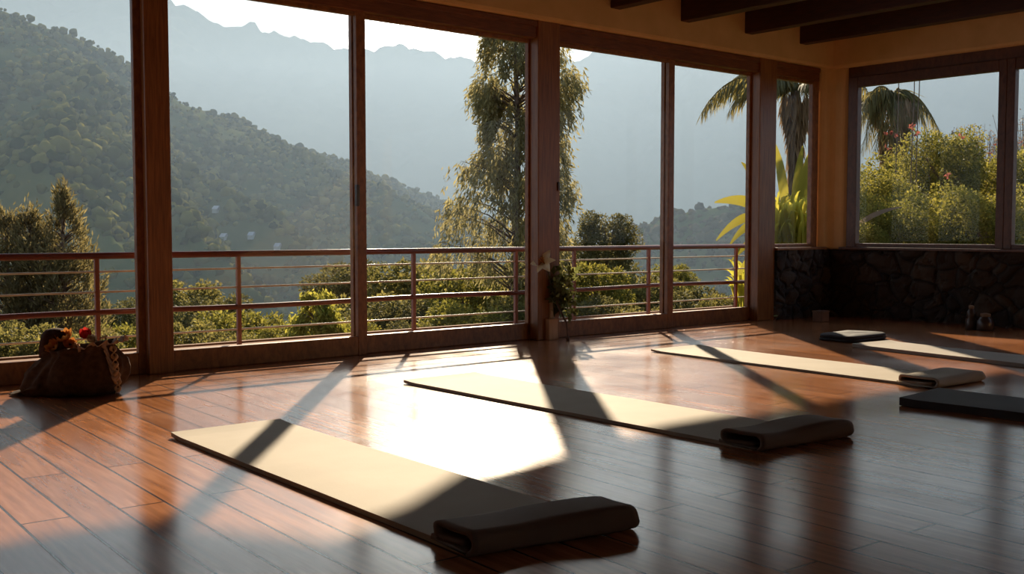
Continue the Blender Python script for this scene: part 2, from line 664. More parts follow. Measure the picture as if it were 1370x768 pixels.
# ------------------------------------------------------------------ doors and windows
def sash(name, fn, s0, s1, z0, z1, o, depth, st_l, st_r, rail_b, rail_t, label, cat, pull=None, timber=None):
    root = empty(name, fn((s0 + s1) / 2, o, z0), label, cat, kind='structure')
    mb = MB()
    mb.box(fn, s0, s0 + st_l, o, o + depth, z0, z1)
    mb.box(fn, s1 - st_r, s1, o, o + depth, z0, z1)
    mb.box(fn, s0 + st_l, s1 - st_r, o, o + depth, z0, z0 + rail_b)
    mb.box(fn, s0 + st_l, s1 - st_r, o, o + depth, z1 - rail_t, z1)
    mb.build('frame', timber or M_SASH, root, bevel=0.006)
    g = MB()
    g.box(fn, s0 + st_l * .8, s1 - st_r * .8, o + depth * .5 - .003, o + depth * .5 + .003, z0 + rail_b * .9, z1 - rail_t * .7)
    g.build('pane', M_GLASS, root)
    if pull is not None:
        h = MB()
        h.box(fn, pull - 0.014, pull + 0.014, o - 0.035, o + 0.004, 1.19, 1.36)
        h.build('handle', M_HANDLE, root, bevel=0.008)
    return root


m1 = s_at(485, 0.0)
m2 = s_at(897, 0.0)
sash('door_1', W, S_L + 2.2, PS[0][0] + 0.01, 0.0, ZT + 0.03, 0.01, 0.05, 0.08, 0.06, 0.15, 0.06,
     'leftmost sliding glass door behind the sack of dried flowers', 'glass door')
sash('door_2', W, PS[0][1] - 0.01, m1 + 0.04, 0.0, ZT + 0.03, 0.0, 0.05, 0.03, 0.085, 0.15, 0.04,
     'sliding glass door between the left post and the stile with the dark pull', 'glass door', m1 - 0.055)
sash('door_3', W, m1 - 0.055, PS[1][0] + 0.01, 0.0, ZT + 0.03, 0.055, 0.05, 0.085, 0.03, 0.15, 0.04,
     'sliding glass door with the tall weeping tree behind it', 'glass door')
sash('door_4', W, PS[1][1] - 0.01, m2 + 0.05, 0.0, ZT + 0.03, 0.0, 0.05, 0.035, 0.085, 0.15, 0.04,
     'sliding glass door just right of the vase with the lily', 'glass door')
sash('door_5', W, m2 - 0.045, PS[2][0] + 0.01, 0.0, ZT + 0.03, 0.055, 0.05, 0.085, 0.04, 0.15, 0.04,
     'sliding glass door showing the palm frond and the broad yellow leaves', 'glass door')
sash('window_1', W, PS[2][1] - 0.005, s_at(1093), ZS + 0.03, ZT + 0.03, 0.0, 0.06, 0.02, 0.12, 0.04, 0.04,
     'narrow fixed window beside the corner pier with palm behind', 'window')
ZRT = rwall_z(1145, 104)
rm0, rm1 = r_at(1335), r_at(1355)
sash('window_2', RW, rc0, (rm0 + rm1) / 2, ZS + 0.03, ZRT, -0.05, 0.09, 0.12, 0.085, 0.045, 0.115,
     'wide timber framed window filled with the golden bushes', 'window', None, M_SHADEDSASH)
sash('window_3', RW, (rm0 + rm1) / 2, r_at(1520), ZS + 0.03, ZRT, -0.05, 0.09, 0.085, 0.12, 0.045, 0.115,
     'timber framed window cut by the frame edge at far right', 'window', None, M_SHADEDSASH)
# head filler above the right windows (timber head)
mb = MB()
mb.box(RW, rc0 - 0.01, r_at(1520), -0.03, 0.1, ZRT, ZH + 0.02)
tag(mb.build('trim_10', M_SHADEDSASH), 'timber head over the right-hand windows', 'header beam', kind='structure')
# latch on the lily post
mb = MB()
mb.box(W, PS[1][1] - 0.035, PS[1][1] - 0.012, -0.075, -0.055, 1.36, 1.44)
tag(mb.build('latch', M_HANDLE, bevel=0.004), 'small dark latch plate on the timber post above the lily', 'latch')

# beams
names = ['ceiling beam with only its tip showing, farthest from the corner', 'ceiling beam second farthest from the corner pier',
         'ceiling beam second nearest to the right wall', 'ceiling beam nearest to the right wall']
ZB = wall_z(1066, 58, -0.1)
for u, lb in zip((815, 908, 993, 1066), names):
    s = s_at(u, -0.1)
    mb = MB()
    p = W(s, -0.1, ZB)
    mb.hexa(p, RU * 9.5, -RN * -0.13, UP * 0.235)
    tag(mb.build('ceiling_beam', M_BEAM, bevel=0.008), lb, 'ceiling beam', kind='structure')

# unseen eaves; the front one added, its edge stepped to shape the floor shadow
mb = MB()
edge = [(S_L - 1, 1.85), (2.75, 1.84), (3.15, 1.2), (3.5, 1.3), (3.95, 1.58), (5.4, 1.78), (S_CORNER + 0.9, 1.73)]
lo_, hi_ = 3.25, 3.56
for (sa, oa), (sb, ob) in zip(edge[:-1], edge[1:]):
    for (i0, i1, j0, j1, za, zb) in ((-0.2, oa, -0.2, ob, 3.46, hi_), (oa - .05, oa, ob - .05, ob, lo_, 3.46)):
        q = [W(sa, i0, za), W(sa, i1, za), W(sb, j1, za), W(sb, j0, za)]
        mb.add(q + [p + UP * (zb - za) for p in q], [(0, 1, 2, 3), (7, 6, 5, 4), (0, 4, 5, 1), (1, 5, 6, 2), (2, 6, 7, 3), (3, 7, 4, 0)])
tag(mb.build('unseen_eave', M_BEAM), 'unseen timber overhang added above the glazing to shape the sunlight on the floor', 'roof', kind='structure')
mb = MB()
mb.box(RW, 0.0, R_L, -0.2, 0.5, 3.46, 3.56)
tag(mb.build('unseen_eave', M_BEAM), 'timber roof overhang outside above the right-hand windows', 'roof', kind='structure')

# ------------------------------------------------------------------ ledge and railing
LO = 0.36
mb = MB()
S_RE = s_at(1000, LO)
mb.box(W, S_L + 1.0, S_RE + 0.05, 0.11, 0.62, -0.25, 0.10)
mb.box(W, S_L + 1.0, S_RE + 0.05, 0.58, 0.64, 0.05, 0.115)
tag(mb.build('trim_11', M_LEDGE, bevel=0.006), 'pale timber balcony ledge outside the glass doors', 'ledge', kind='structure')
rl = empty('balcony_railing', W(s_at(500, LO), LO, 0.085), 'dark red railing with thin wires running outside the glass doors', 'railing')


def bar(name, z, r, mat, flat=False):
    mb = MB()
    a, b = S_L + 1.2, S_RE
    if flat:
        k = 26
        pts = [W(a + (b - a) * i / k, LO + 0.004 * math.sin(i * 1.7), z + 0.006 * math.sin(i * 0.9)) for i in range(k + 1)]
        mb.tube(pts, r, 10)
    else:
        mb.tube([W(a, LO, z), W(b, LO, z)], r, 10)
    return mb.build(name, mat, rl, smooth=True)


def rz(u, v):
    return wall_z(u, v, LO)


tag(bar('handrail', rz(318, 339.5), 0.025, M_RAIL), 'thick dark red handrail')
tag(bar('lower_rail', rz(318, 409.7), 0.021, M_RAIL, True), 'thick dark red lower rail')
for v in (359, 384, 440.5):
    tag(bar('wire', rz(318, v), 0.0075, M_CABLE), 'thin pale wire')
for u in (-150, 128, 318, 553, 690, 768, 868, 985):
    mb = MB()
    s = s_at(u, LO)
    mb.box(W, s - 0.016, s + 0.016, LO - 0.016, LO + 0.016, 0.08, rz(318, 339.5) - 0.01)
    mb.build('post', M_RPOST, rl, bevel=0.003)

# ------------------------------------------------------------------ mats
def mat_material(name, c0, c1):
    m, nt, bs, out = new_mat(name)
    v = coords(nt)
    n = noise(nt, v, 90, 3)
    n2 = noise(nt, v, 2.5, 3)
    nt.links.new(ramp(nt, n2, [(0.3, c0), (0.7, c1)]), bs.inputs['Base Color'])
    bs.inputs['Roughness'].default_value = 0.75
    bs.inputs['Specular IOR Level'].default_value = 0.25
    bump(nt, bs, n, 0.15, 0.003)
    return m


M_MATTAN = mat_material('mat_tan', (0.29, 0.235, 0.168), (0.335, 0.275, 0.20))
M_MATROLL = mat_material('mat_roll', (0.115, 0.07, 0.042), (0.145, 0.09, 0.055))
M_MATDARK = mat_material('mat_dark', (0.040, 0.032, 0.030), (0.052, 0.042, 0.038))
M_MATGREY = mat_material('mat_grey', (0.25, 0.21, 0.17), (0.30, 0.255, 0.205))
M_BLANKET = mat_material('blanket_dark', (0.025, 0.022, 0.025), (0.036, 0.032, 0.034))


def yoga_mat(far_left, near_left, width, thick, roll, label, mat, mroll, group='yoga mats', dbl=False, skew=0.0, rw=0.0):
    """far_left/near_left: floor points of the mat's left edge; roll: (length, height) of the folded end or None"""
    d = (near_left - far_left)
    L = d.length
    d.normalize()
    w = Vector((-d.y, d.x, 0))
    if w.y < 0: w = -w
    root = empty('yoga_mat', far_left + d * L / 2 + w * width / 2, label, 'yoga mat', group)
    mb = MB()
    body_end = L - (roll[0] * 0.35 if roll else 0)
    NX, NW = 40, 10
    top, bot = [], []
    for i in range(NX + 1):
        a = body_end * i / NX
        rt, rb = [], []
        for j in range(NW + 1):
            b = width * j / NW
            p = far_left + d * a + w * b
            e = 0.003 * mnoise.noise(Vector((a * 1.4, b * 3, L)))
            lift = 0.008 * max(0, 1 - a / 0.10) if not dbl else 0.004 * max(0, 1 - a / .1)
            rt.append(p + UP * (thick + e + lift))
            rb.append(p + UP * (0.001 + lift * .8))
        top.append(rt)
        bot.append(rb)
    base = len(mb.v)
    mb.grid(top)
    nb = len(mb.v)
    mb.grid([list(reversed(r)) for r in bot])
    # rim
    ring_t = [(0, j) for j in range(NW + 1)] + [(i, NW) for i in range(1, NX + 1)] + [(NX, j) for j in range(NW - 1, -1, -1)] + [(i, 0) for i in range(NX - 1, 0, -1)]
    k = len(ring_t)
    for q in range(k):
        (i, j), (i2, j2) = ring_t[q], ring_t[(q + 1) % k]
        t0, t1 = i * (NW + 1) + j, i2 * (NW + 1) + j2
        b0, b1 = nb + i * (NW + 1) + (NW - j), nb + i2 * (NW + 1) + (NW - j2)
        mb.f.append((base + t1, base + t0, b0, b1))
    mb.build('mat_body', mat, root, smooth=False)
    if roll:
        rl_, rh = roll
        R = MB()
        # centre line of the flattened scroll in (a, z): starts on the mat, runs back over itself
        prof = []
        t = thick * 0.9
        h = rh
        a0 = L - rl_
        # outer fold then inner return
        path = [(a0 - 0.01, thick + .004), (L - h * 0.45, t * 0.6 + .002)]
        m = 9
        cx_, cz_, rr = L - h * 0.5, h * 0.5, h * 0.5 - t / 2
        for i in range(m + 1):
            a = -PI / 2 + PI * i / m
            path.append((cx_ + rr * math.cos(a), cz_ + rr * math.sin(a)))
        path.append((a0 + rl_ * 0.45, h * 0.97 - t / 2))
        cx2 = a0 + h * 0.40
        r2 = (h - t * 1.6) * 0.5 - t * 0.2
        for i in range(m + 1):
            a = PI / 2 + PI * 0.95 * i / m
            path.append((cx2 + r2 * math.cos(a), h - t / 2 - r2 + r2 * math.sin(a)))
        path.append((a0 + rl_ * 0.6, t * 1.9))
        path.append((L - h * 0.75, t * 2.1))
        # offset to both sides for thickness
        outer, inner = [], []
        for i, (x, z) in enumerate(path):
            x0, z0 = path[max(i - 1, 0)]
            x1, z1 = path[min(i + 1, len(path) - 1)]
            tx, tz = x1 - x0, z1 - z0
            l = math.hypot(tx, tz) or 1
            nx, nz = tz / l, -tx / l
            outer.append((x + nx * t / 2, z + nz * t / 2))
            inner.append((x - nx * t / 2, z - nz * t / 2))
        loop = outer + list(reversed(inner))
        NS = 26
        b = len(R.v)
        for j in range(NS + 1):
            f = j / NS
            sag = 1.0 - 0.16 * math.sin(f * PI * 1.1 + .4) ** 2 + 0.08 * mnoise.noise(Vector((f * 3.1, L * 3, 0)))
            slide = 0.018 * math.sin(f * 5 + L) - 0.02 * f
            shift = skew * (f - .25)
            for (x, z) in loop:
                x = x + slide * min(1, z / rh) + (0.012 * mnoise.noise(Vector((f * 4, z * 30, L))))
                zz = max(0.0015, z * sag)
                R.v.append(far_left + d * (x + shift) + w * (-0.004 + (width + 0.008 + rw) * f) + UP * zz)
        nl = len(loop)
        for j in range(NS):
            for q in range(nl):
                q2 = (q + 1) % nl
                R.f.append((b + j * nl + q, b + j * nl + q2, b + (j + 1) * nl + q2, b + (j + 1) * nl + q))
        no = len(outer)
        for base_, rev in ((b, True), (b + NS * nl, False)):
            for i in range(no - 1):
                quad = (base_ + i, base_ + i + 1, base_ + nl - 2 - i, base_ + nl - 1 - i)
                R.f.append(tuple(reversed(quad)) if rev else quad)
        o = R.build('rolled_end', mroll, root, smooth=True)
        tag(o, 'brown end folded back over itself')
    return root


yoga_mat(on_z(229, 586), on_z(642, 752), 0.575, 0.020, (0.22, 0.085), 'tan yoga mat nearest the viewer with a brown rolled end',
         M_MATTAN, M_MATROLL, skew=0.11, rw=0.03)
yoga_mat(on_z(540, 513.5), on_z(1026, 607), 0.60, 0.018, (0.24, 0.088), 'tan yoga mat starting below the vase and ending in a dark roll',
         M_MATTAN, M_MATROLL, skew=0.08, rw=0.02)
yoga_mat(on_z(871, 471), on_z(1254, 521), 0.58, 0.016, (0.28, 0.07), 'sunlit tan yoga mat, third from the left, with a low folded end',
         M_MATTAN, M_MATTAN)
yoga_mat(on_z(1203, 543), on_z(1203, 543) + (on_z(1370, 564) - on_z(1203, 543)).normalized() * 1.9, 0.52, 0.045, None,
         'thick dark charcoal mat cut off by the frame edge', M_MATDARK, M_MATDARK, dbl=True)
yoga_mat(on_z(1140, 465), on_z(1140, 465) + (on_z(1370, 492) - on_z(1140, 465)).normalized() * 2.5, 0.50, 0.028, None,
         'half shaded yoga mat farthest back, beyond the folded blanket', M_MATGREY, M_MATGREY)
# folded blanket
mb = MB()
c = on_z(1141, 454)
bd, bw = U, -N
for L_, (hw, hd, z0, z1) in enumerate(((0.30, 0.20, 0.001, 0.028), (0.295, 0.195, 0.03, 0.058))):
    rows_t = []
    ring = []
    K = 36
    for k in range(K):
        a = 2 * PI * k / K
        ca, sa = math.cos(a), math.sin(a)
        rx = math.copysign(abs(ca) ** 0.35, ca)
        ry = math.copysign(abs(sa) ** 0.35, sa)
        ring.append((rx, ry))
    def lay(f, z):
        return [c + bd * rx * hw * f + bw * ry * hd * f + UP * (z + 0.004 * mnoise.noise(Vector((rx * 2, ry * 2, z * 9)))) for rx, ry in ring]
    b0 = len(mb.v)
    layers = [(0.95, z0), (1.0, z0 + .007), (1.0, z1 - .007), (0.95, z1), (0.6, z1 + .004), (0.02, z1 + .005)]
    for f, z in layers:
        mb.v.extend(lay(f, max(z, 0.006) if z == z0 else z))
    for i in range(len(layers) - 1):
        for k in range(K):
            k2 = (k + 1) % K
            mb.f.append((b0 + i * K + k, b0 + i * K + k2, b0 + (i + 1) * K + k2, b0 + (i + 1) * K + k))
    mb.f.append(tuple(b0 + k for k in reversed(range(K))))
    mb.f.append(tuple(b0 + (len(layers) - 1) * K + k for k in range(K)))
tag(mb.build('folded_blanket', M_BLANKET, smooth=True), 'dark folded blanket at the head of the farthest mat', 'blanket')

# ------------------------------------------------------------------ sack of dried flowers
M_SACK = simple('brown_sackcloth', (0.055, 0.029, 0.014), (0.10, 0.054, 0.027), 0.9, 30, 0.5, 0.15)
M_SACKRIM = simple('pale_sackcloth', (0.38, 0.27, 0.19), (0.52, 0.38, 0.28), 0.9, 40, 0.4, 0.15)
M_CORD = simple('jute_cord', (0.40, 0.27, 0.15), (0.55, 0.38, 0.22), 0.9, 60, 0.3, 0.1)
SC = on_z(104, 526)
SD = SC.y
PXM = SD / F                      # metres per pixel at the sack
sack = empty('flower_sack', SC, 'slouching brown cloth sack on the floor by the left post', 'sack')
mb = MB()


def sackr(a, i):
    t = i / 10.0
    fold = 0.035 * math.sin(11 * a + 1.3 * math.sin(3 * a)) + 0.025 * math.sin(17 * a + 2)
    return 1 + 0.06 * math.sin(2 * a + 1 + i * .3) + 0.03 * math.sin(5 * a + i * .6) + fold * (0.4 + 1.6 * t)


Wd = 58 * PXM
prof = [(Wd * 0.84, 0.002), (Wd * 0.99, 0.022), (Wd * 1.05, 0.06), (Wd * 1.06, 0.10), (Wd * 1.03, 0.145), (Wd * 0.97, 0.185), (Wd * 0.88, 0.22),
        (Wd * 0.79, 0.245), (Wd * 0.76, 0.262), (Wd * 0.80, 0.285), (Wd * 0.76, 0.288), (Wd * 0.70, 0.262), (Wd * 0.66, 0.22)]
mb.lathe(SC, prof, 96, sackr)
for k, p in enumerate(mb.v):          # slump: fuller low on the left, mouth tilted up to the right
    q = p - SC
    q.x *= 1.0 + 0.10 * (q.z / 0.27)
    q.x += 0.05 * (q.z / 0.27) - 0.03
    q.z *= 1.0 + 0.16 * (q.x / Wd)
    q.y *= 0.8
    q += Vector((mnoise.noise(q * 11), mnoise.noise(q * 11 + Vector((5, 0, 0))), mnoise.noise(q * 11 + Vector((0, 7, 0))))) * 0.022
    q += Vector((mnoise.noise(q * 31), mnoise.noise(q * 31 + Vector((5, 0, 0))), mnoise.noise(q * 31 + Vector((0, 7, 0))))) * 0.007
    q.z = max(q.z, 0.002)
    mb.v[k] = SC + q
mb.build('sack_body', M_SACK, sack, smooth=True)
# flap of cloth spreading on the floor to the left
mb = MB()
rows = []
for i in range(13):
    f = i / 12
    r = []
    for j in range(11):
        g = j / 10
        x = -Wd * (0.55 + 0.85 * f)
        y = (-0.20 + 0.34 * g) * (1 - 0.55 * f) - 0.02
        z = 0.10 * (1 - f) ** 1.5 * (1 - (2 * g - 1) ** 2 * .6) + 0.016 * (1 + math.sin(g * 9 + f * 4)) * (0.35 + 0.4 * (1 - f)) + 0.003
        r.append(SC + Vector((x, y, z)))
    rows.append(r)
mb.grid(rows)
o = mb.build('sack_flap', M_SACK, sack, smooth=True)
m_ = o.modifiers.new('solid', 'SOLIDIFY'); m_.thickness = 0.006; m_.offset = 1
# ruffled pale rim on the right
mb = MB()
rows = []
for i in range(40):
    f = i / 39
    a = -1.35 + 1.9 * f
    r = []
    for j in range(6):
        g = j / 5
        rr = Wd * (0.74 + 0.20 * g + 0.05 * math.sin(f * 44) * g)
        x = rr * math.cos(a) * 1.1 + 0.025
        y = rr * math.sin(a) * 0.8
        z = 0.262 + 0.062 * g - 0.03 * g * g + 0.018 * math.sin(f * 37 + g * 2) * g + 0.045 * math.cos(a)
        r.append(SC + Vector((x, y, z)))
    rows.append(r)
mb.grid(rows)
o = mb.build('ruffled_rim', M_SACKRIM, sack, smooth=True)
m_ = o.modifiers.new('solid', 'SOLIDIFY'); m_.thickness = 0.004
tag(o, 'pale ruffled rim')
# twisted cord and hanging shreds down the right side
mb = MB()
for q in range(2):
    pts = []
    for i in range(46):
        f = i / 45
        px = 160 + 9 * math.sin(f * PI * 0.8) + 3 * math.sin(f * 23 + q * PI)
        z = 0.30 - 0.285 * f
        pts.append(Vector((SC.x + (px - 104) * PXM, SC.y - 0.09 - 0.05 * math.sin(f * PI) + 0.008 * math.cos(f * 23 + q * PI), z)))
    mb.tube(pts, [0.007 + 0.004 * math.sin(i * 0.8) for i in range(46)], 7)
mb.build('drawcord', M_CORD, sack, smooth=True)
mb = MB()
for k in range(5):
    x0 = SC.x + (151 + 4 * k) * PXM - 104 * PXM
    z0 = 0.30 - 0.04 * k
    rows = []
    for i in range(8):
        f = i / 7
        wv = 0.02 * math.sin(PI * f) + .004
        c0 = Vector((x0 + 0.05 * f - .02, SC.y - 0.115 - 0.01 * k + .03 * f, z0 - 0.06 * f + 0.02 * math.sin(f * 5 + k)))
        rows.append([c0 + Vector((0, 0, wv)), c0 + Vector((0.004, -0.006, 0)), c0 - Vector((0, 0, wv))])
    mb.grid(rows)
o = mb.build('torn_strip', M_SACKRIM, sack, smooth=True)
m_ = o.modifiers.new('solid', 'SOLIDIFY'); m_.thickness = 0.004
# dark bundle standing in the mouth
mb = MB()
hc = Vector((SC.x + (74 - 104) * PXM, SC.y + 0.02, 0.2))
mb.lathe(hc, [(0.02, 0.0), (0.09, 0.02), (0.098, 0.07), (0.094, 0.12), (0.078, 0.165), (0.05, 0.192), (0.012, 0.2)], 28,
         lambda a, i: 1 + 0.08 * math.sin(4 * a + i) + 0.05 * math.sin(9 * a))
M_DARKBUN = simple('dark_bundle', (0.035, 0.016, 0.010), (0.07, 0.03, 0.018), 0.9, 40, 0.7, 0.1)
tag(mb.build('dried_seed_head', M_DARKBUN, smooth=True), 'dark domed dried seed head standing at the back of the sack', 'dried flower')


def petal_flower(name, c, r, n_layers, npet, mat, up, label, cup=0.6, group=None, cmat=None):
    root = empty(name, c, label, 'dried flower', group)
    mb = MB()
    up = up.normalized()
    ex = up.orthogonal().normalized()
    ey = up.cross(ex)
    for l in range(n_layers):
        lr = r * (1 - 0.22 * l)
        cu = cup + 0.22 * l
        for k in range(npet):
            a = 2 * PI * (k + 0.5 * l) / npet + random.uniform(-.15, .15)
            dirv = ex * math.cos(a) + ey * math.sin(a)
            side = up.cross(dirv)
            rows = []
            for i in range(6):
                f = i / 5
                wv = lr * 0.42 * math.sin(PI * min(1, 0.12 + f * 0.86)) ** 0.8
                cc = c + dirv * (lr * f * math.cos(cu * f)) + up * (lr * f * math.sin(cu * f + .1))
                rows.append([cc - side * wv + up * lr * .06, cc, cc + side * wv + up * lr * .06])
            mb.grid(rows)
    mb.build('petals', mat, root, smooth=True)
    mc = MB()
    mc.lathe(c - up * 0.005, [(r * .05, 0), (r * .2, r * .08), (r * .16, r * .24), (r * .03, r * .3)], 10)
    mc.build('flower_centre', cmat or M_DARKBUN, root, smooth=True)
    return root


M_ORANGE = leaf_material('orange_petal', (0.42, 0.14, 0.03), (0.62, 0.26, 0.06), 0.35)
M_REDPET = leaf_material('red_petal', (0.45, 0.02, 0.02), (0.6, 0.05, 0.035), 0.35)
M_PALEPET = leaf_material('pale_petal', (0.6, 0.38, 0.2), (0.75, 0.55, 0.36), 0.35)


def sp(px, z, dy=0.0):
    return Vector((SC.x + (px - 104) * PXM, SC.y + dy, z))


def spz(py):
    return EYE - (py - HOR) / F * SD


petal_flower('dried_flower', sp(91, spz(455), -0.03), 0.077, 2, 8, M_ORANGE, Vector((-.2, -.5, 1)), 'large orange dried flower leaning on the dark seed head')
petal_flower('dried_flower', sp(83, spz(464), -0.09), 0.056, 2, 7, M_ORANGE, Vector((-.3, -.8, .6)), 'orange dried flower lowest in the sack mouth, left side')
petal_flower('dried_flower', sp(101, spz(461), -0.06), 0.050, 2, 7, M_ORANGE, Vector((.3, -.8, .7)), 'small orange dried flower between the large orange and the red bloom')
petal_flower('dried_flower', sp(118, spz(452), 0.0), 0.062, 3, 7, M_REDPET, Vector((-.1, -.5, .9)), 'bright red dried bloom standing up in the sack', 1.1)
petal_flower('dried_flower', sp(127, spz(457), -0.03), 0.045, 2, 7, M_PALEPET, Vector((.3, -.5, .9)), 'peach coloured dried flower right of the red bloom', 0.9)
petal_flower('dried_flower', sp(112, spz(463), -0.08), 0.03, 2, 6, M_PALEPET, Vector((.1, -.9, .6)), 'tiny pale dried flower below the red bloom')
# baby's-breath like sprigs
for k, (px, lab) in enumerate(((140, 'thin sprig of tiny pale dried buds right of the peach flower'), (152, 'thin sprig of tiny pale dried buds at the sack\'s ruffled edge'))):
    root = empty('dried_sprig', sp(px - 3, 0.26), lab, 'dried sprig')
    st = MB()
    for q in range(9):
        a = random.uniform(-.8, .8)
        p0 = sp(px - 3, 0.26, -0.02)
        p1 = p0 + Vector((math.sin(a) * 0.06, random.uniform(-.03, .03), random.uniform(.05, .1)))
        st.tube([p0, (p0 + p1) / 2 + Vector((0.005, 0, 0.01)), p1], 0.0016, 5)
        bu = MB()
        bu.lathe(p1 - UP * 0.007, [(0.001, 0), (0.007, 0.004), (0.007, 0.010), (0.001, 0.014)], 8)
        bu.build('bud', M_PALEPET, root, smooth=True)
    st.build('stem', M_CORD, root)
# green leaf behind
# ------------------------------------------------------------------ vase with lily and foliage
M_VASE = simple('vase_wood', (0.48, 0.29, 0.16), (0.58, 0.37, 0.22), 0.55, 5, 0.1, 0.4, (6, 6, 1))
M_NECK = simple('vase_neck', (0.42, 0.33, 0.24), (0.55, 0.43, 0.32), 0.3, 5, 0.05)
VC = on_z(735.5, 454)
VD = VC.y
VP = VD / F


def vp(px, py, dy=0.0):
    p = at(px, py, VD + dy)
    return p


vase = empty('vase', VC, 'square pale wooden vase standing against the middle post', 'vase')
mb = MB()
hv = EYE - (426 - HOR) / F * VD
fn = lambda s, o, z: VC + U * s + N * o + UP * z
for i in range(1):
    vs = []
    for z, h in ((0.0, 0.052), (0.012, 0.055), (hv * .5, 0.053), (hv - .01, 0.055), (hv, 0.052), (hv, 0.042), (0.03, 0.042)):
        vs.append([fn(-h, -h, z), fn(h, -h, z), fn(h, h, z), fn(-h, h, z)])
    b = len(mb.v)
    for r in vs: mb.v.extend(r)
    for r in range(len(vs) - 1):
        for k in range(4):
            k2 = (k + 1) % 4
            mb.f.append((b + r * 4 + k, b + r * 4 + k2, b + r * 4 + 4 + k2, b + r * 4 + 4 + k))
    mb.f.append((b + 3, b + 2, b + 1, b)); mb.f.append(tuple(b + (len(vs) - 1) * 4 + k for k in range(4)))
mb.build('vase_body', M_VASE, vase, bevel=0.004)
mb = MB()
hn = EYE - (399 - HOR) / F * VD
nc = VC + U * 0.018
mb.lathe(nc, [(0.030, hv * .3), (0.030, hv), (0.027, hv + .08), (0.030, hn), (0.024, hn), (0.021, hv + .05)], 18)
tag(mb.build('vase_neck', M_NECK, vase, smooth=True), 'slim pale inner tube')

M_STEM = simple('green_stem', (0.05, 0.06, 0.02), (0.09, 0.09, 0.035), 0.6, 20, 0.1)
M_DRYSTEM = simple('brown_stem', (0.09, 0.045, 0.025), (0.14, 0.07, 0.04), 0.6, 20, 0.1)
M_LILY = leaf_material('lily_petal', (0.80, 0.74, 0.48), (0.86, 0.80, 0.55), 0.45)
M_VLEAF = leaf_material('vase_leaf', (0.06, 0.075, 0.03), (0.19, 0.20, 0.075), 0.4, ((0.12, 0.14, 0.04), (0.4, 0.38, 0.12)))
lily = empty('lily', vp(735, 400), 'pale cream lily bloom leaning left out of the vase', 'flower')
mb = MB()
lc = vp(729, 353, -0.05)
mb.tube([vp(738, 425), vp(738, 395, -.02), vp(735, 368, -.05), lc], [0.005, 0.004, 0.004, 0.004], 7)
mb.build('stem', M_STEM, lily, smooth=True)
mb = MB()
face = Vector((-0.35, -0.75, 0.45)).normalized()
ex = face.orthogonal().normalized(); ey = face.cross(ex)
for k in range(6):
    a = 2 * PI * k / 6 + 0.3
    dv = ex * math.cos(a) + ey * math.sin(a)
    sd = face.cross(dv)
    Lp = 0.115 + 0.012 * (k % 2)
    rows = []
    for i in range(9):
        f = i / 8
        out = Lp * (0.15 * f + 0.85 * f ** 1.6)
        fwd = Lp * (0.75 * f - 0.45 * f ** 2.6)
        wv = (0.042 if k % 2 else 0.034) * math.sin(PI * (0.08 + 0.9 * f)) ** 0.9
        cc = lc + dv * out + face * fwd
        rows.append([cc - sd * wv - face * wv * -.25, cc - sd * wv * .5, cc, cc + sd * wv * .5, cc + sd * wv + face * wv * .25])
    mb.grid(rows)
mb.build('petals', M_LILY, lily, smooth=True)
mb = MB()
for k in range(6):
    a = 2 * PI * k / 6
    dv = ex * math.cos(a) + ey * math.sin(a)
    p1 = lc + face * 0.085 + dv * 0.02
    mb.tube([lc, lc + face * .05 + dv * .008, p1], 0.0016, 5)
    mb.tube([p1 - dv * .008, p1 + dv * .008], 0.0035, 6)
mb.build('stamens', M_ORANGE, lily)


def leaf_quads(cent, axis, length, width, rng, droop=None):
    """numpy diamonds: cent Nx3 (leaf base), axis Nx3 unit; returns verts, quads"""
    n = len(cent)
    rnd = rng.normal(size=(n, 3))
    side = np.cross(axis, rnd)
    side /= np.linalg.norm(side, axis=1, keepdims=True) + 1e-9
    nrm = np.cross(side, axis)
    L = (length * rng.uniform(0.7, 1.25, n))[:, None]
    Wd_ = (width * rng.uniform(0.7, 1.25, n))[:, None]
    v = np.empty((n, 4, 3))
    v[:, 0] = cent
    v[:, 1] = cent + axis * L * 0.45 - side * Wd_ * .5 + nrm * Wd_ * .12
    v[:, 2] = cent + axis * L - nrm * Wd_ * .25
    v[:, 3] = cent + axis * L * 0.45 + side * Wd_ * .5 + nrm * Wd_ * .12
    q = np.arange(n * 4).reshape(n, 4)
    return v.reshape(-1, 3), q


branch = empty('leafy_branch', vp(742, 425), 'dark green leafy branch filling the vase below the lily', 'foliage sprig')
mb = MB()
tips = [(752, 366), (765, 372), (758, 356), (738, 372), (748, 390), (768, 395), (757, 410), (741, 362), (764, 360), (746, 378), (760, 385), (768, 366)]
cents, axs = [], []
for k, (px, py) in enumerate(tips):
    p0 = vp(741, 424)
    p2 = vp(px, py, random.uniform(-.12, .10))
    p1 = (p0 + p2) / 2 + Vector((-.02, 0, .03))
    mb.tube([p0, p1, p2], [0.004, 0.003, 0.002], 6)
    for i in range(26):
        f = random.uniform(0.35, 1.05)
        b_ = p0.lerp(p1, f * 2) if f < .5 else p1.lerp(p2, f * 2 - 1)
        cents.append(b_ + Vector([random.gauss(0, .016) for _ in range(3)]))
        dv = Vector((random.gauss(0, 1), random.gauss(0, 1), random.gauss(.1, .8))).normalized()
        axs.append(dv)
mb.build('stem', M_STEM, branch, smooth=True)
v, q = leaf_quads(np.array(cents), np.array(axs), 0.075, 0.045, RNG)
np_mesh('leaves', v, q, M_VLEAF, branch)
trail = empty('trailing_stem', vp(757, 455), 'brown stem trailing from the vase down to the floor', 'stem')
mb = MB()
ts = [vp(744, 402, -.03), vp(749, 415, -.05), vp(754, 425, -.07), vp(758, 432, -.08), vp(759, 443, -.08), vp(759.5, 452, -.08)]
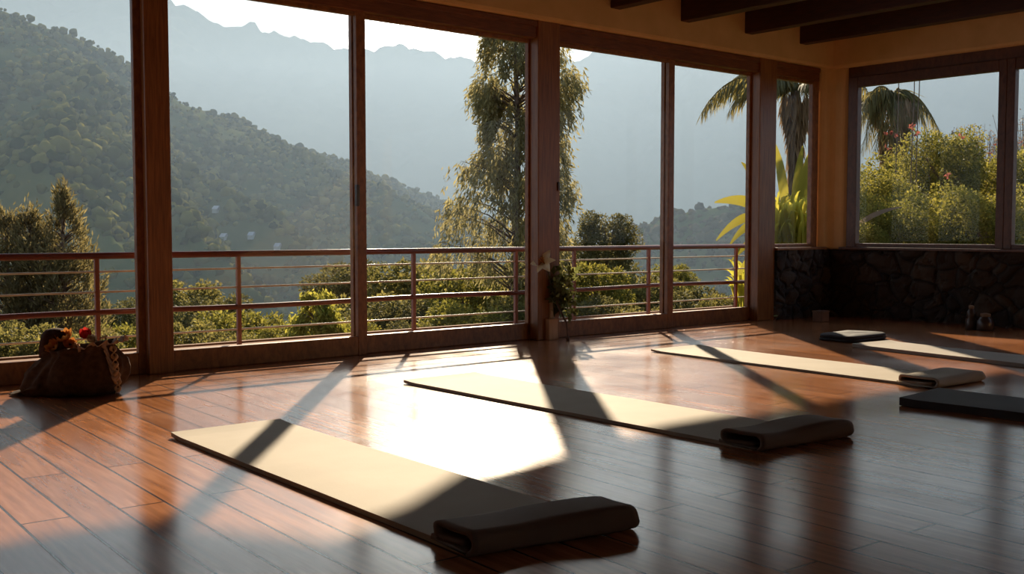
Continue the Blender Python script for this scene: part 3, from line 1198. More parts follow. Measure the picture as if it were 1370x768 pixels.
ts[-1].z = max(ts[-1].z, 0.03)
mb.tube(ts, [0.011, 0.010, 0.009, 0.008, 0.006, 0.006], 8)
mb.build('stem', M_DRYSTEM, trail, smooth=True)
mb = MB()
e = Vector((ts[-1].x, ts[-1].y, 0.0))
mb.lathe(e, [(0.008, 0.001), (0.018, 0.01), (0.018, 0.025), (0.008, 0.04)], 10)
mb.build('seed_pod', M_DRYSTEM, trail, smooth=True)
cents = [tuple(vp(763 + random.uniform(-6, 5), 405 + random.uniform(-10, 18), random.uniform(-.1, 0))) for _ in range(34)]
axs = [tuple(Vector((random.gauss(.3, .5), random.gauss(0, .5), random.gauss(-.7, .4))).normalized()) for _ in range(34)]
v, q = leaf_quads(np.array(cents), np.array(axs), 0.085, 0.035, RNG)
np_mesh('leaves', v, q, M_VLEAF, trail)

# ------------------------------------------------------------------ jars by the stone wall
M_JAR = simple('dark_glazed_clay', (0.04, 0.022, 0.014), (0.08, 0.045, 0.028), 0.3, 6, 0.1)
M_LID = simple('cork', (0.16, 0.10, 0.06), (0.24, 0.15, 0.09), 0.8, 20, 0.3)


def jar(px, py, h, r, prof, label):
    c = on_z(px, py)
    root = empty('jar', c, label, 'jar')
    mb = MB()
    mb.lathe(c, [(r * a, h * b) for a, b in prof], 22)
    mb.build('jar_body', M_JAR, root, smooth=True)
    t = MB()
    rt = r * prof[-1][0]
    t.lathe(c + UP * h, [(rt * .85, -0.004), (rt * .95, 0.012), (rt * .9, 0.03), (rt * .4, 0.036)], 16)
    t.build('lid', M_LID, root, smooth=True)


jar(1299, 441, 0.21, 0.055, [(0.8, 0), (1, .05), (1, .45), (.7, .58), (.9, .68), (.75, .85), (.5, .95), (.5, 1)], 'taller narrow dark jar on the floor against the stone wall')
jar(1318, 442.5, 0.14, 0.085, [(0.8, 0), (1, .12), (1.0, .6), (.8, .85), (.62, .95), (.62, 1)], 'squat wide dark jar beside the taller jar by the stone wall')
c = on_z(1098, 430)
mb = MB()
fnb = lambda s, o, z: c + U * s + N * o + UP * z
mb.box(fnb, -0.07, 0.07, -0.06, 0.06, 0.001, 0.10)
mb.box(fnb, -0.075, 0.075, -0.065, 0.065, 0.10, 0.12)
M_BLOCK = simple('clay_block', (0.14, 0.065, 0.035), (0.2, 0.10, 0.055), 0.8, 10, 0.2)
tag(mb.build('clay_box', M_BLOCK, bevel=0.006), 'small reddish clay box on the floor in the room corner', 'box')


# ------------------------------------------------------------------ terrain
def vnoise(x, y, seed=0):
    xi, yi = np.floor(x).astype(np.int64), np.floor(y).astype(np.int64)
    fx, fy = x - xi, y - yi
    fx, fy = fx * fx * (3 - 2 * fx), fy * fy * (3 - 2 * fy)

    def h(a, b):
        n = (a * 374761393 + b * 668265263 + seed * 1274126177) & 0xffffffff
        n = ((n ^ (n >> 13)) * 1274126177) & 0xffffffff
        return ((n ^ (n >> 16)) & 0xffff) / 65535.0
    return (h(xi, yi) * (1 - fx) + h(xi + 1, yi) * fx) * (1 - fy) + (h(xi, yi + 1) * (1 - fx) + h(xi + 1, yi + 1) * fx) * fy


def fbm(x, y, oct=5, seed=0):
    t, a = 0, 0.5
    for o in range(oct):
        t = t + a * (vnoise(x, y, seed + o) - 0.5)
        x, y, a = x * 2.03, y * 2.03, a * 0.52
    return t


def worley(x, y, seed=0):
    xi, yi = np.floor(x).astype(np.int64), np.floor(y).astype(np.int64)
    best = np.full(x.shape, 9.0)
    hh = np.zeros(x.shape)
    for dx in (-1, 0, 1):
        for dy in (-1, 0, 1):
            a, b = xi + dx, yi + dy
            n = (a * 374761393 + b * 668265263 + seed * 974126177) & 0xffffffff
            n = ((n ^ (n >> 13)) * 1274126177) & 0xffffffff
            n = n ^ (n >> 16)
            px, py, r = a + (n & 255) / 255.0, b + ((n >> 8) & 255) / 255.0, ((n >> 16) & 255) / 255.0
            d = (px - x) ** 2 + (py - y) ** 2
            k = d < best
            best = np.where(k, d, best)
            hh = np.where(k, r, hh)
    return np.sqrt(best), hh


def hill(name, poly, slope, xr, yr, step, floor_z, mat, rib, rib_len, canopy, label, rough=6.0, seed=1):
    """a tree-covered ridge: poly is its crest in world space, flanks fall away from it"""
    xs = np.arange(xr[0], xr[1], step)
    ys = np.arange(yr[0], yr[1], step)
    X, Y = np.meshgrid(xs, ys)
    best = np.full(X.shape, -1e9)
    P = np.array([tuple(p) for p in poly])
    acc = 0.0
    wx = X + 40 * fbm(X / rib_len, Y / rib_len, 3, seed + 50) * 2
    wy = Y + 40 * fbm(X / rib_len + 9, Y / rib_len, 3, seed + 60) * 2
    for i in range(len(P) - 1):
        a, b = P[i], P[i + 1]
        d = b[:2] - a[:2]
        L = np.hypot(*d)
        t = np.clip(((X - a[0]) * d[0] + (Y - a[1]) * d[1]) / L ** 2, 0, 1)
        dx, dy = X - (a[0] + t * d[0]), Y - (a[1] + t * d[1])
        dist = np.hypot(dx, dy)
        sl = acc + t * L + 0.55 * (np.abs(dx * d[0] + dy * d[1]) / L)
        z = a[2] + t * (b[2] - a[2])
        r = np.abs(((sl + 35 * fbm(wx / rib_len, wy / rib_len, 3, seed)) / rib_len) % 1.0 - 0.5) * 2
        h = z - dist * slope - rib * (1 - r) * np.clip(dist / 90.0, 0, 1.3)
        best = np.maximum(best, h)
        acc += L
    Z = best + rough * 4 * fbm(X / (rib_len * .9), Y / (rib_len * .9), 5, seed + 3)
    Z = np.maximum(Z, floor_z + rough * fbm(X / 60, Y / 60, 4, seed + 4))
    if canopy:
        c1, h1 = worley(X / canopy, Y / canopy, seed)
        Z = Z + canopy * 0.55 * np.sqrt(np.clip(1 - (c1 / 0.75) ** 2, 0, 1)) * (0.5 + 0.8 * h1)
        c2, h2 = worley(X / (canopy * .4), Y / (canopy * .4), seed + 5)
        Z = Z + canopy * 0.18 * np.sqrt(np.clip(1 - (c2 / 0.8) ** 2, 0, 1)) * h2
    ny, nx = X.shape
    idx = np.arange(nx * ny).reshape(ny, nx)
    q = np.stack([idx[:-1, :-1], idx[:-1, 1:], idx[1:, 1:], idx[1:, :-1]], -1).reshape(-1, 4)
    v = np.stack([X, Y, Z], -1).reshape(-1, 3)
    o = np_mesh(name, v, q, mat, None, Vector((0, 0, 0)), True)
    return tag(o, label, 'hill', kind='structure')


def sil(pts):
    return [at(u, v, d) for u, v, d in pts]


spur = sil([(-420, -150, 420), (-150, -60, 450), (0, 6, 480), (62, 28, 500), (110, 50, 515), (178, 90, 535), (229, 134, 550), (277, 148, 570),
            (321, 164, 590), (365, 183, 610), (470, 222, 650), (541, 250, 690), (600, 276, 730), (690, 315, 790)])
hill('hillside', spur, 0.50, (-420, 90), (120, 820), 2.5, -75, M_HILL, 48, 105, 0, 'forested spur of hillside falling from left to centre', 4, 3)
far = sil([(-500, -220, 2500), (-100, -130, 2450), (100, -60, 2400), (229, 0, 2350), (252, 12, 2340), (285, 29, 2330), (310, 37, 2320), (339, 36, 2310), (365, 47, 2300),
           (412, 61, 2290), (438, 62, 2280), (474, 68, 2270), (496, 69, 2260), (516, 66, 2255), (556, 69, 2250), (592, 78, 2250), (640, 84, 2250), (720, 82, 2200), (775, 84, 2150),
           (790, 76, 2150), (880, 55, 2100), (1000, 40, 2050), (1150, 20, 2000), (1400, -20, 1950), (1800, -60, 1900)])
hill('mountain_ridge', far, 0.55, (-2100, 2700), (900, 3000), 11, -90, M_RIDGE, 110, 420, 24, 'distant blue hazy mountain ridge across the valley', 5, 11)
mid = sil([(815, 325, 470), (850, 304, 460), (900, 286, 450), (950, 277, 440), (1000, 270, 430), (1060, 252, 420), (1200, 240, 410)])
hill('hill', mid, 0.6, (-20, 300), (170, 620), 2.2, -60, M_HILL, 12, 80, 0, 'nearer brownish wooded hill right of the far valley', 3, 21)


# tiny houses on the far slope
M_HWALL = simple('white_wall', (0.40, 0.40, 0.39), (0.5, 0.5, 0.49), 0.8, 1, 0)
M_HROOF = simple('tin_roof', (0.25, 0.26, 0.27), (0.35, 0.35, 0.36), 0.5, 1, 0)


# forest crowns covering the near hillside: far too many to count, one mesh
hs = bpy.data.objects['hillside']
# houses on the hillside: put where a sight line meets the slope
dg_scene = scn
bpy.context.view_layer.update()
dg = bpy.context.evaluated_depsgraph_get()
HOUSES = []
for px, py, lb in ((253, 290, 'tiny white house on the hillside just right of the left post'), (290, 281, 'tiny white house on the hillside, highest of the cluster'),
                   (337, 316, 'tiny pale house low on the hillside above the railing post'), (300, 318, 'tiny white house low on the hillside near the handrail'),
                   (372, 331, 'tiny white house touching the handrail on the hillside')):
    d = ray(px, py).normalized()
    ok, hit, nn, fi = hs.ray_cast(Vector((0, 0, EYE)), d)
    if not ok: continue
    HOUSES.append(hit.copy())
    root = empty('house', hit, lb, 'house')
    k_ = hit.y / F
    w_, h_ = 6.5 * k_, 1.2 * k_
    mb = MB()
    mb.xyz(hit.x - w_ / 2, hit.x + w_ / 2, hit.y - 3, hit.y + 3, hit.z - 1.2, hit.z + h_)
    mb.build('walls', M_HWALL, root)
    mb = MB()
    y0, y1, z0 = hit.y - 3.2, hit.y + 3.2, hit.z + h_
    x0, x1 = hit.x - w_ / 2 - .15, hit.x + w_ / 2 + .15
    ym = (y0 + y1) / 2
    mb.add([(x0, y0, z0), (x1, y0, z0), (x1, y1, z0), (x0, y1, z0), (x0, ym, z0 + 1.3), (x1, ym, z0 + 1.3)],
           [(0, 1, 5, 4), (2, 3, 4, 5), (0, 4, 3), (1, 2, 5), (3, 2, 1, 0)])
    mb.build('roof', M_HROOF, root)



def forest(name, src, xr, yr, step, r0, r1, mat, label, seed):
    me = src.data
    n = len(me.vertices)
    co = np.empty(n * 3); me.vertices.foreach_get('co', co); co = co.reshape(-1, 3)
    xs_ = np.unique(co[:, 0]); ys_ = np.unique(co[:, 1])
    Zg = co[:, 2].reshape(len(ys_), len(xs_))
    rng = np.random.default_rng(seed)
    gx, gy = np.meshgrid(np.arange(xr[0], xr[1], step), np.arange(yr[0], yr[1], step))
    px = (gx + rng.uniform(-.5, .5, gx.shape) * step).ravel()
    py = (gy + rng.uniform(-.5, .5, gy.shape) * step).ravel()
    ix = np.clip(((px - xs_[0]) / (xs_[1] - xs_[0])).astype(int), 0, len(xs_) - 1)
    iy = np.clip(((py - ys_[0]) / (ys_[1] - ys_[0])).astype(int), 0, len(ys_) - 1)
    pz = Zg[iy, ix]
    dens = fbm(px / 45, py / 45, 4, seed)
    keep = (rng.uniform(size=px.shape) < np.clip(0.80 + 2.2 * dens, 0.08, 1)) & (np.abs(px) < 0.95 * py) & (pz > -72)
    for h_ in HOUSES:
        keep &= ~((np.abs(px - h_.x) < 5) & (py > h_.y - 9) & (py < h_.y + 6))
    px, py, pz, dens = px[keep], py[keep], pz[keep], dens[keep]
    bm = bmesh.new(); bmesh.ops.create_icosphere(bm, subdivisions=2, radius=1)
    bv = np.array([tuple(v.co) for v in bm.verts]); bf = np.array([[v.index for v in f.verts] for f in bm.faces]); bm.free()
    K = len(px); V = len(bv)
    rad = (r0 + (r1 - r0) * rng.uniform(0, 1, K) ** 2) * (0.8 + 0.8 * np.clip(dens + .2, 0, .6))
    jit = 1 + 0.34 * rng.uniform(-1, 1, (K, V))
    vv = bv[None] * (rad[:, None] * jit)[..., None] * np.array([1, 1, 0.95])
    vv[..., 0] += px[:, None]; vv[..., 1] += py[:, None]; vv[..., 2] += (pz + rad * 0.45)[:, None]
    ff = (bf[None] + (np.arange(K) * V)[:, None, None]).reshape(-1, 3)
    o = np_mesh(name, vv.reshape(-1, 3), ff, mat, None, Vector((0, 0, 0)), True)
    return tag(o, label, 'forest', kind='stuff')


M_FOREST = leaf_material('forest_crown', (0.028, 0.036, 0.010), (0.21, 0.18, 0.042), 0.3, None, 1.0, 0.0)
M_FOREST2 = leaf_material('brown_forest_crown', (0.045, 0.034, 0.016), (0.10, 0.075, 0.036), 0.15, None, 1.0, 0.0)
forest('hillside_forest', hs, (-400, 30), (200, 800), 2.8, 0.7, 2.5, M_FOREST, 'forest covering the hillside left of the valley', 5)
forest('brown_forest', bpy.data.objects['hill'], (38, 260), (230, 500), 3.0, 0.8, 2.4, M_FOREST2, 'brownish woods on the nearer hill right of the valley', 6)


# slope falling away under the house
def ground_z(x, y):
    p = np.array([x, y])
    o = (x - A0.x) * N.x + (y - A0.y) * N.y
    o2 = (x - CORNER.x) * RN.x + (y - CORNER.y) * RN.y
    o = np.maximum(o, 0)
    side = np.clip((x * 0.8 - 1.5) / 6.0, 0, 1)          # the garden terrace on the right stays level longer
    z = -1.1 - 0.42 * np.clip(o - 1.5 - 9 * side, 0, 130)
    return np.maximum(z, -76)


xs = np.concatenate([np.arange(-140, -30, 4), np.arange(-30, 40, 0.7), np.arange(40, 160, 4)])
ys = np.concatenate([np.arange(-6, 50, 0.7), np.arange(50, 260, 4)])
X, Y = np.meshgrid(xs, ys)
Z = ground_z(X, Y) + 0.35 * fbm(X / 2.5, Y / 2.5, 4, 31)
Z = np.where((X - A0.x) * N.x + (Y - A0.y) * N.y < 0.9, np.minimum(Z, -1.0), Z)
ny, nx = X.shape
idx = np.arange(nx * ny).reshape(ny, nx)
q = np.stack([idx[:-1, :-1], idx[:-1, 1:], idx[1:, 1:], idx[1:, :-1]], -1).reshape(-1, 4)
tag(np_mesh('ground', np.stack([X, Y, Z], -1).reshape(-1, 3), q, M_SLOPE, None, Vector((0, 0, 0)), True),
    'grassy slope falling away below the balcony', 'ground', kind='structure')

# ------------------------------------------------------------------ trees
def tree_root(name, px, depth, label, cat='tree', group=None):
    p = at(px, HOR, depth)
    z = float(ground_z(np.array(p.x), np.array(p.y))) - 0.05
    return empty(name, (p.x, p.y, z), label, cat, group)


def broad_mesh(seed, nblob, nleaf, leaf, wid, flat=0.9):
    """leafy crown of radius about 1 round the origin, and a forked trunk one unit tall"""
    rng = np.random.default_rng(seed)
    blobs = []
    for i in range(nblob):
        f = (i + 0.5) / nblob
        zc = 0.80 - 1.45 * f
        rr = math.sqrt(max(0.05, 1 - (zc / 1.05) ** 2)) * rng.uniform(0.45, 0.85)
        a = i * 2.39996 + rng.uniform(-.4, .4)
        blobs.append((rr * math.cos(a), rr * math.sin(a), zc * 0.85 + rng.uniform(-.1, .1), rng.uniform(0.24, 0.40)))
    per = nleaf // nblob
    C, Ax = [], []
    for (x, y, z, r) in blobs:
        d = rng.normal(size=(per, 3))
        d /= np.linalg.norm(d, axis=1, keepdims=True)
        rad = r * rng.uniform(0.25, 1.0, per) ** 0.5
        C.append(np.array([x, y, z]) + d * rad[:, None] * np.array([1, 1, flat]))
        ax = d * 0.8 + rng.normal(size=(per, 3)) * 0.7 + np.array([0, 0, -0.15])
        Ax.append(ax / np.linalg.norm(ax, axis=1, keepdims=True))
    v, q = leaf_quads(np.concatenate(C), np.concatenate(Ax), leaf, wid, rng)
    mb = MB()
    mb.tube([Vector((0, 0, 0)), Vector((0.02, 0.01, 0.45)), Vector((0, 0, .8)), Vector((.02, 0, 1))], [0.09, 0.075, 0.055, 0.02], 7)
    for k in range(7):
        a = k * 2.4
        z = 0.5 + 0.05 * k
        mb.tube([Vector((0.01, 0, z)), Vector((.25 * math.cos(a), .25 * math.sin(a), z + .12)), Vector((.55 * math.cos(a), .55 * math.sin(a), z + .22))], [0.035, 0.022, 0.006], 5)
    return v, q, mb


def make_broad(name, seed, nblob, nleaf, leaf, wid, mat):
    root = empty(name, (0, 0, 0))
    v, q, mb = broad_mesh(seed, nblob, nleaf, leaf, wid)
    np_mesh('foliage', v, q, mat, root)
    mb.build('trunk', M_BARK, root, smooth=True)
    return root


protos = {
    'a': make_broad('leafy_tree', 11, 34, 11000, 0.085, 0.05, M_LEAF),
    'b': make_broad('leafy_tree', 12, 38, 11000, 0.085, 0.045, M_LEAFG),
    'c': make_broad('leafy_tree', 13, 32, 10000, 0.085, 0.045, M_LEAFD),
    'g': make_broad('leafy_bush', 14, 44, 17000, 0.058, 0.036, M_LEAFG),
}
used = {}


def plant(kind, px, ytop, depth, wpx, label, cat='tree', group=None, asp=1.0):
    """stand a copy of a prototype tree on the slope: its top seen at ytop, its crown wpx wide"""
    pr = protos[kind]
    o = pr if kind not in used else copy_tree(pr)
    used[kind] = 1
    p = at(px, HOR, depth)
    zg = float(ground_z(np.array(p.x), np.array(p.y))) - 0.05
    ztop = EYE - (ytop - HOR) / F * depth
    hgt = max(ztop - zg, 0.5)
    w = wpx * depth / F / 2 / 1.05
    ch = w * asp
    o.location = (p.x, p.y, zg)
    o.rotation_euler = (0, 0, random.uniform(0, 6.28))
    for c in o.children:
        if c.name.startswith('foliage'):
            c.location = (0, 0, hgt - 0.98 * ch)
            c.scale = (w, w, ch)
        else:
            c.scale = (w * .9, w * .9, max(hgt - 0.6 * ch, 0.4))
    tag(o, label, cat, group)
    return o


# trees seen through and over the railing, left to right
plant('c', 152, 398, 32, 90, 'small dark tree below the railing just left of the left post')
plant('b', 168, 426, 23, 120, 'sunny shrub low behind the railing between sack and left post')
plant('a', 110, 440, 13.5, 120, 'leafy shrub low behind the railing just above the dried flowers')
plant('a', 10, 425, 13.5, 150, 'leafy shrub low behind the railing at the frame edge')
plant('a', 245, 368, 34, 120, 'rounded tree below the railing just right of the left post')
plant('c', 283, 392, 27, 140, 'dark rounded tree under the middle wires right of the left post')
plant('b', 325, 408, 20, 160, 'broad sunny tree at the railing post between left post and first stile')
plant('a', 245, 424, 14.5, 120, 'low tree tight behind the railing at the foot of the left post')
plant('b', 370, 432, 16, 90, 'low sunny bush left of the vine draped mound')
plant('a', 300, 440, 14, 110, 'lowest leafy bush under the lower rail right of the left post')
plant('c', 462, 346, 48, 120, 'dark rounded tree rising just left of the dark door pull stile')
plant('a', 490, 385, 30, 160, 'mid green tree behind the stile with the dark pull')
plant('b', 470, 424, 15, 90, 'low sunny bush right of the vine draped mound')
plant('a', 557, 340, 38, 170, 'olive green tree below the handrail in the weeping tree door')
plant('b', 620, 350, 25, 140, 'sunlit olive tree at centre of the weeping tree door below the handrail')
plant('a', 672, 342, 34, 130, 'olive tree around the foot of the weeping tree')
plant('c', 530, 392, 20, 150, 'darker low tree at left under the lower rail in the weeping tree door')
plant('b', 618, 398, 17, 150, 'low sunny tree at centre under the lower rail in the weeping tree door')
plant('a', 694, 393, 19.3, 90, 'low leafy tree left of the lily post under the lower rail')
plant('c', 560, 428, 14, 120, 'lowest dark bush behind the ledge in the weeping tree door')
plant('c', 810, 281, 27, 96, 'bushy tree standing above the handrail right of the lily post')
plant('c', 786, 318, 44, 150, 'dark tree crowding behind the bushy tree at the handrail')
plant('b', 800, 348, 22.5, 100, 'sunny bush under the handrail beside the lily leaves')
plant('a', 858, 362, 25.5, 130, 'mid green bush under the wires left of the second stile')
plant('c', 800, 396, 17.5, 140, 'low dark bush behind the lower rail beside the trailing stem')
plant('a', 868, 408, 16.5, 100, 'low leafy bush behind the lower rail left of the second stile')
plant('b', 902, 350, 27, 66, 'rounded sunny bush just right of the second stile')
plant('c', 930, 383, 21, 120, 'low dark bush behind the lower rail in the palm frond door')
plant('a', 975, 388, 18.5, 90, 'low bush at the right end of the railing')


# feathery and weeping trees
def strand_tree(root, stems, envelope, nstr, nleaf, slen, leaf, wid, mat, droop, seed, trunk_r, per=12):
    rng = np.random.default_rng(seed)
    base = Vector(root.location)
    T = MB()
    C, Ax = [], []
    for (pts) in stems:
        T.tube(pts, [trunk_r * (1 - 0.85 * i / (len(pts) - 1)) for i in range(len(pts))], 9)
    clump = None
    for k in range(nstr):
        if k % per == 0:
            clump = (rng.uniform(0, 1) ** 0.9, rng.uniform(0, 2 * PI), rng.uniform(0.15, 1.0) ** 0.55, rng.integers(len(stems)))
        pts = stems[clump[3]]
        env = envelope[clump[3]]
        z0, z1 = env[0][0], env[-1][0]
        f = min(1.0, max(0.0, clump[0] + rng.normal() * .018))
        z = z0 + (z1 - z0) * f
        a = clump[1] + rng.normal() * .16
        zz = [e[0] for e in env]
        rl_, rr_ = np.interp(z, zz, [e[1] for e in env]), np.interp(z, zz, [e[2] for e in env])
        R = rl_ if math.cos(a) < 0 else rr_
        R = R * abs(math.cos(a)) + 0.5 * (rl_ + rr_) * (1 - abs(math.cos(a)))
        R *= max(0.05, clump[2] + rng.normal() * .09)
        # axis point on trunk
        ti = np.interp(z, [p.z for p in pts], range(len(pts)))
        i0 = int(min(ti, len(pts) - 2))
        ax = pts[i0].lerp(pts[i0 + 1], ti - i0)
        tip = Vector((ax.x + R * math.cos(a), ax.y + R * math.sin(a), z))
        if k % per == 0:
            st = Vector((ax.x, ax.y, z - 0.35 * R - 0.1))
            T.tube([st, st.lerp(tip, .5) + Vector((0, 0, .08 * R)), tip], [0.022, 0.014, 0.005], 5)
        s = slen * rng.uniform(0.5, 1.3)
        out = Vector((math.cos(a), math.sin(a), 0))
        for i in range(nleaf):
            g = (i + rng.uniform(0, 1)) / nleaf
            c = tip + out * (0.25 * s * g * (1 - .3 * g)) + Vector((0, 0, droop * s * g * (0.4 + .6 * g)))
            c += Vector(rng.normal(size=3) * 0.035)
            d = out * 0.35 + Vector((0, 0, droop * 0.9)) + Vector(rng.normal(size=3) * 0.38)
            C.append(tuple(c))
            Ax.append(tuple(d.normalized()))
    v, q = leaf_quads(np.array(C), np.array(Ax), leaf, wid, rng)
    np_mesh('foliage', v, q, mat, root)
    T.build('trunk', M_BARK, root, smooth=True)


D = 22.0
k_ = D / F
root = tree_root('weeping_tree', 688, D, 'tall weeping tree with drooping olive leaves behind the lily post')
zt = lambda v: EYE + (HOR - v) * k_
b = Vector(root.location)
tr = [Vector((b.x, b.y, b.z)), Vector((b.x - .05, b.y, b.z + 2)), Vector((b.x + .03, b.y, 1)), Vector((b.x + .08, b.y, 3)), Vector((b.x, b.y, 5.2)), Vector((b.x - .05, b.y, 6.4))]
env = [(zt(370), 105 * k_, 55 * k_), (zt(320), 118 * k_, 66 * k_), (zt(260), 112 * k_, 78 * k_), (zt(235), 88 * k_, 78 * k_), (zt(200), 46 * k_, 74 * k_),
       (zt(150), 42 * k_, 76 * k_), (zt(110), 68 * k_, 82 * k_), (zt(75), 52 * k_, 84 * k_), (zt(50), 40 * k_, 60 * k_), (zt(20), 30 * k_, 40 * k_), (zt(-40), 10 * k_, 12 * k_)]
strand_tree(root, [tr], [env], 1900, 20, 0.55, 0.14, 0.032, M_WEEP, -0.9, 5, 0.13, 9)

D = 17.0
k_ = D / F
root = tree_root('feathery_tree', 70, D, 'brown green feathery conifer behind the railing above the sack')
b = Vector(root.location)
stems, envs = [], []
for px, yt, wl, wr in ((84, 268, 30, 34), (40, 296, 30, 24), (8, 300, 60, 26), (66, 330, 40, 46)):
    x = at(px, HOR, D).x
    stems.append([Vector((b.x, b.y, b.z)), Vector((b.x * .6 + x * .4, b.y, b.z + 2)), Vector((x, b.y, zt(420))), Vector((x, b.y, zt(340))), Vector((x + .01, b.y, zt(yt)))])
    envs.append([(zt(500), wl * 1.9 * k_, wr * 1.7 * k_), (zt(440), wl * 1.7 * k_, wr * 1.6 * k_), (zt(370), wl * 1.3 * k_, wr * 1.3 * k_), (zt(330), wl * k_, wr * k_), (zt(yt + 12), 8 * k_, 8 * k_), (zt(yt), 2 * k_, 2 * k_)])
strand_tree(root, stems, envs, 1700, 15, 0.34, 0.11, 0.024, M_BROWNLEAF, 0.85, 6, 0.09, 5)

# vine draped mound
M_VINE = leaf_material('vine_leaf', (0.11, 0.12, 0.022), (0.25, 0.24, 0.045), 0.5, ((0.26, 0.26, 0.035), (0.6, 0.52, 0.09)))
D = 14.0
k_ = D / F
root = tree_root('draped_bush', 425, D, 'bright green vine draped mound beyond the wires left of the first stile', 'bush')
b = Vector(root.location)
tr = [Vector((b.x, b.y, b.z)), Vector((b.x, b.y, b.z + 1.2)), Vector((b.x - .02, b.y, zt(392)))]
env = [(zt(480), 60 * k_, 55 * k_), (zt(430), 36 * k_, 34 * k_), (zt(405), 24 * k_, 28 * k_), (zt(394), 17 * k_, 20 * k_), (zt(390), 8 * k_, 9 * k_)]
strand_tree(root, [tr], [env], 620, 13, 0.22, 0.075, 0.03, M_VINE, -0.9, 8, 0.06)


# broad leaved clump (banana like)
def big_leaf(mb, p0, p1, p2, width, fold=0.25, n=14, rip=0.0):
    """blade along a bent midrib p0-p1-p2"""
    rows = []
    ref = (p2 - p0).cross(Vector((random.uniform(-.5, .5), -1, random.uniform(.2, 1.0))))
    if ref.length < 1e-3: ref = Vector((1, 0, 0))
    ref.normalize()
    for i in range(n + 1):
        f = i / n
        c = p0 * (1 - f) ** 2 + p1 * 2 * f * (1 - f) + p2 * f * f
        wv = width * max(0.02, math.sin(PI * min(1, f * 0.93 + 0.05)) ** 0.7) * (1 - 0.25 * f)
        if rip: wv *= 1 - rip * (i % 3 == 1)
        nz = UP if abs((p2 - p0).normalized().z) < 0.85 else Vector((0, -1, 0))
        rows.append([c - ref * wv + nz * wv * fold, c - ref * wv * .5 + nz * wv * fold * .6, c, c + ref * wv * .5 + nz * wv * fold * .6, c + ref * wv + nz * wv * fold])
    mb.grid(rows)


D = 16.0
root = tree_root('banana_plant', 1030, D, 'clump of broad yellow green leaves right of the last glass door', 'plant')
b = Vector(root.location)
leaves = [  # petiole base px, mid px, tip px, half width px, depth offset
    ((1030, 290), (1000, 262), (956, 271), 11, 0.0), ((1030, 300), (1000, 275), (958, 322), 9, -.2), ((1032, 310), (1005, 285), (975, 330), 10, .1),
    ((1034, 320), (1010, 310), (978, 350), 8, -.1), ((1030, 280), (1010, 235), (992, 217), 7, .2), ((1035, 330), (1012, 330), (985, 372), 9, 0.1),
    ((1052, 300), (1048, 235), (1036, 190), 9, .1), ((1062, 300), (1064, 240), (1074, 195), 8, .2), ((1068, 310), (1072, 250), (1082, 205), 10, 0),
    ((1050, 330), (1045, 290), (1030, 260), 9, -.2), ((1060, 335), (1075, 295), (1100, 270), 10, .1), ((1045, 335), (1062, 290), (1070, 262), 8, -.3),
    ((1040, 335), (1030, 300), (1022, 280), 9, -.1), ((1055, 345), (1058, 310), (1048, 290), 10, -.3), ((1070, 345), (1085, 320), (1110, 330), 11, -.2),
    ((1050, 350), (1070, 320), (1060, 300), 10, -.4), ((1040, 350), (1035, 320), (1045, 300), 9, .3), ((1072, 350), (1066, 318), (1078, 290), 9, -.3)]
st = MB()
for (a, m, t, w_, dy) in leaves:
    mb = MB()
    p0, p1, p2 = at(*a, D + dy * .3), at(*m, D + dy), at(*t, D + dy * 2)
    st.tube([Vector((b.x + (p0.x - b.x) * .4, b.y, b.z)), (Vector((b.x, b.y, b.z)) + p0) / 2 + Vector(((p0.x - b.x) * .3, 0, 0)), p0], [0.05, 0.035, 0.014], 7)
    big_leaf(mb, p0, p1, p2, w_ * .8 * D / F)
    mb.build('leaf', M_BANANA, root, smooth=True)
st.build('stalks', M_STEM, root, smooth=True)


# grassy blades under it
def blades(root, px0, px1, ybot, ytop, D, n, mat, wid, seed):
    rng = random.Random(seed)
    mb = MB()
    for i in range(n):
        px = rng.uniform(px0, px1)
        p0 = at(px, ybot, D + rng.uniform(-.4, .4))
        lean = rng.uniform(-25, 25)
        yt = rng.uniform(ytop, (ytop + ybot) / 2)
        p2 = at(px + lean, yt, D + rng.uniform(-.6, .6))
        p1 = at(px + lean * .2, yt - 3, D)
        big_leaf(mb, p0, p1, p2, wid, 0.2, 8)
    return mb.build('leaves', mat, root, smooth=True)


root = tree_root('strap_leaf_clump', 1060, 15.2, 'clump of narrow yellow strap leaves low behind the corner window', 'plant')
blades(root, 1028, 1096, 385, 255, 15.2, 150, M_STRAP, 0.03, 3)
root = tree_root('strap_leaf_clump', 1000, 17.2, 'pale strap leaves drooping at the right end of the railing', 'plant')
blades(root, 985, 1015, 420, 345, 17.2, 30, M_STRAP, 0.03, 4)


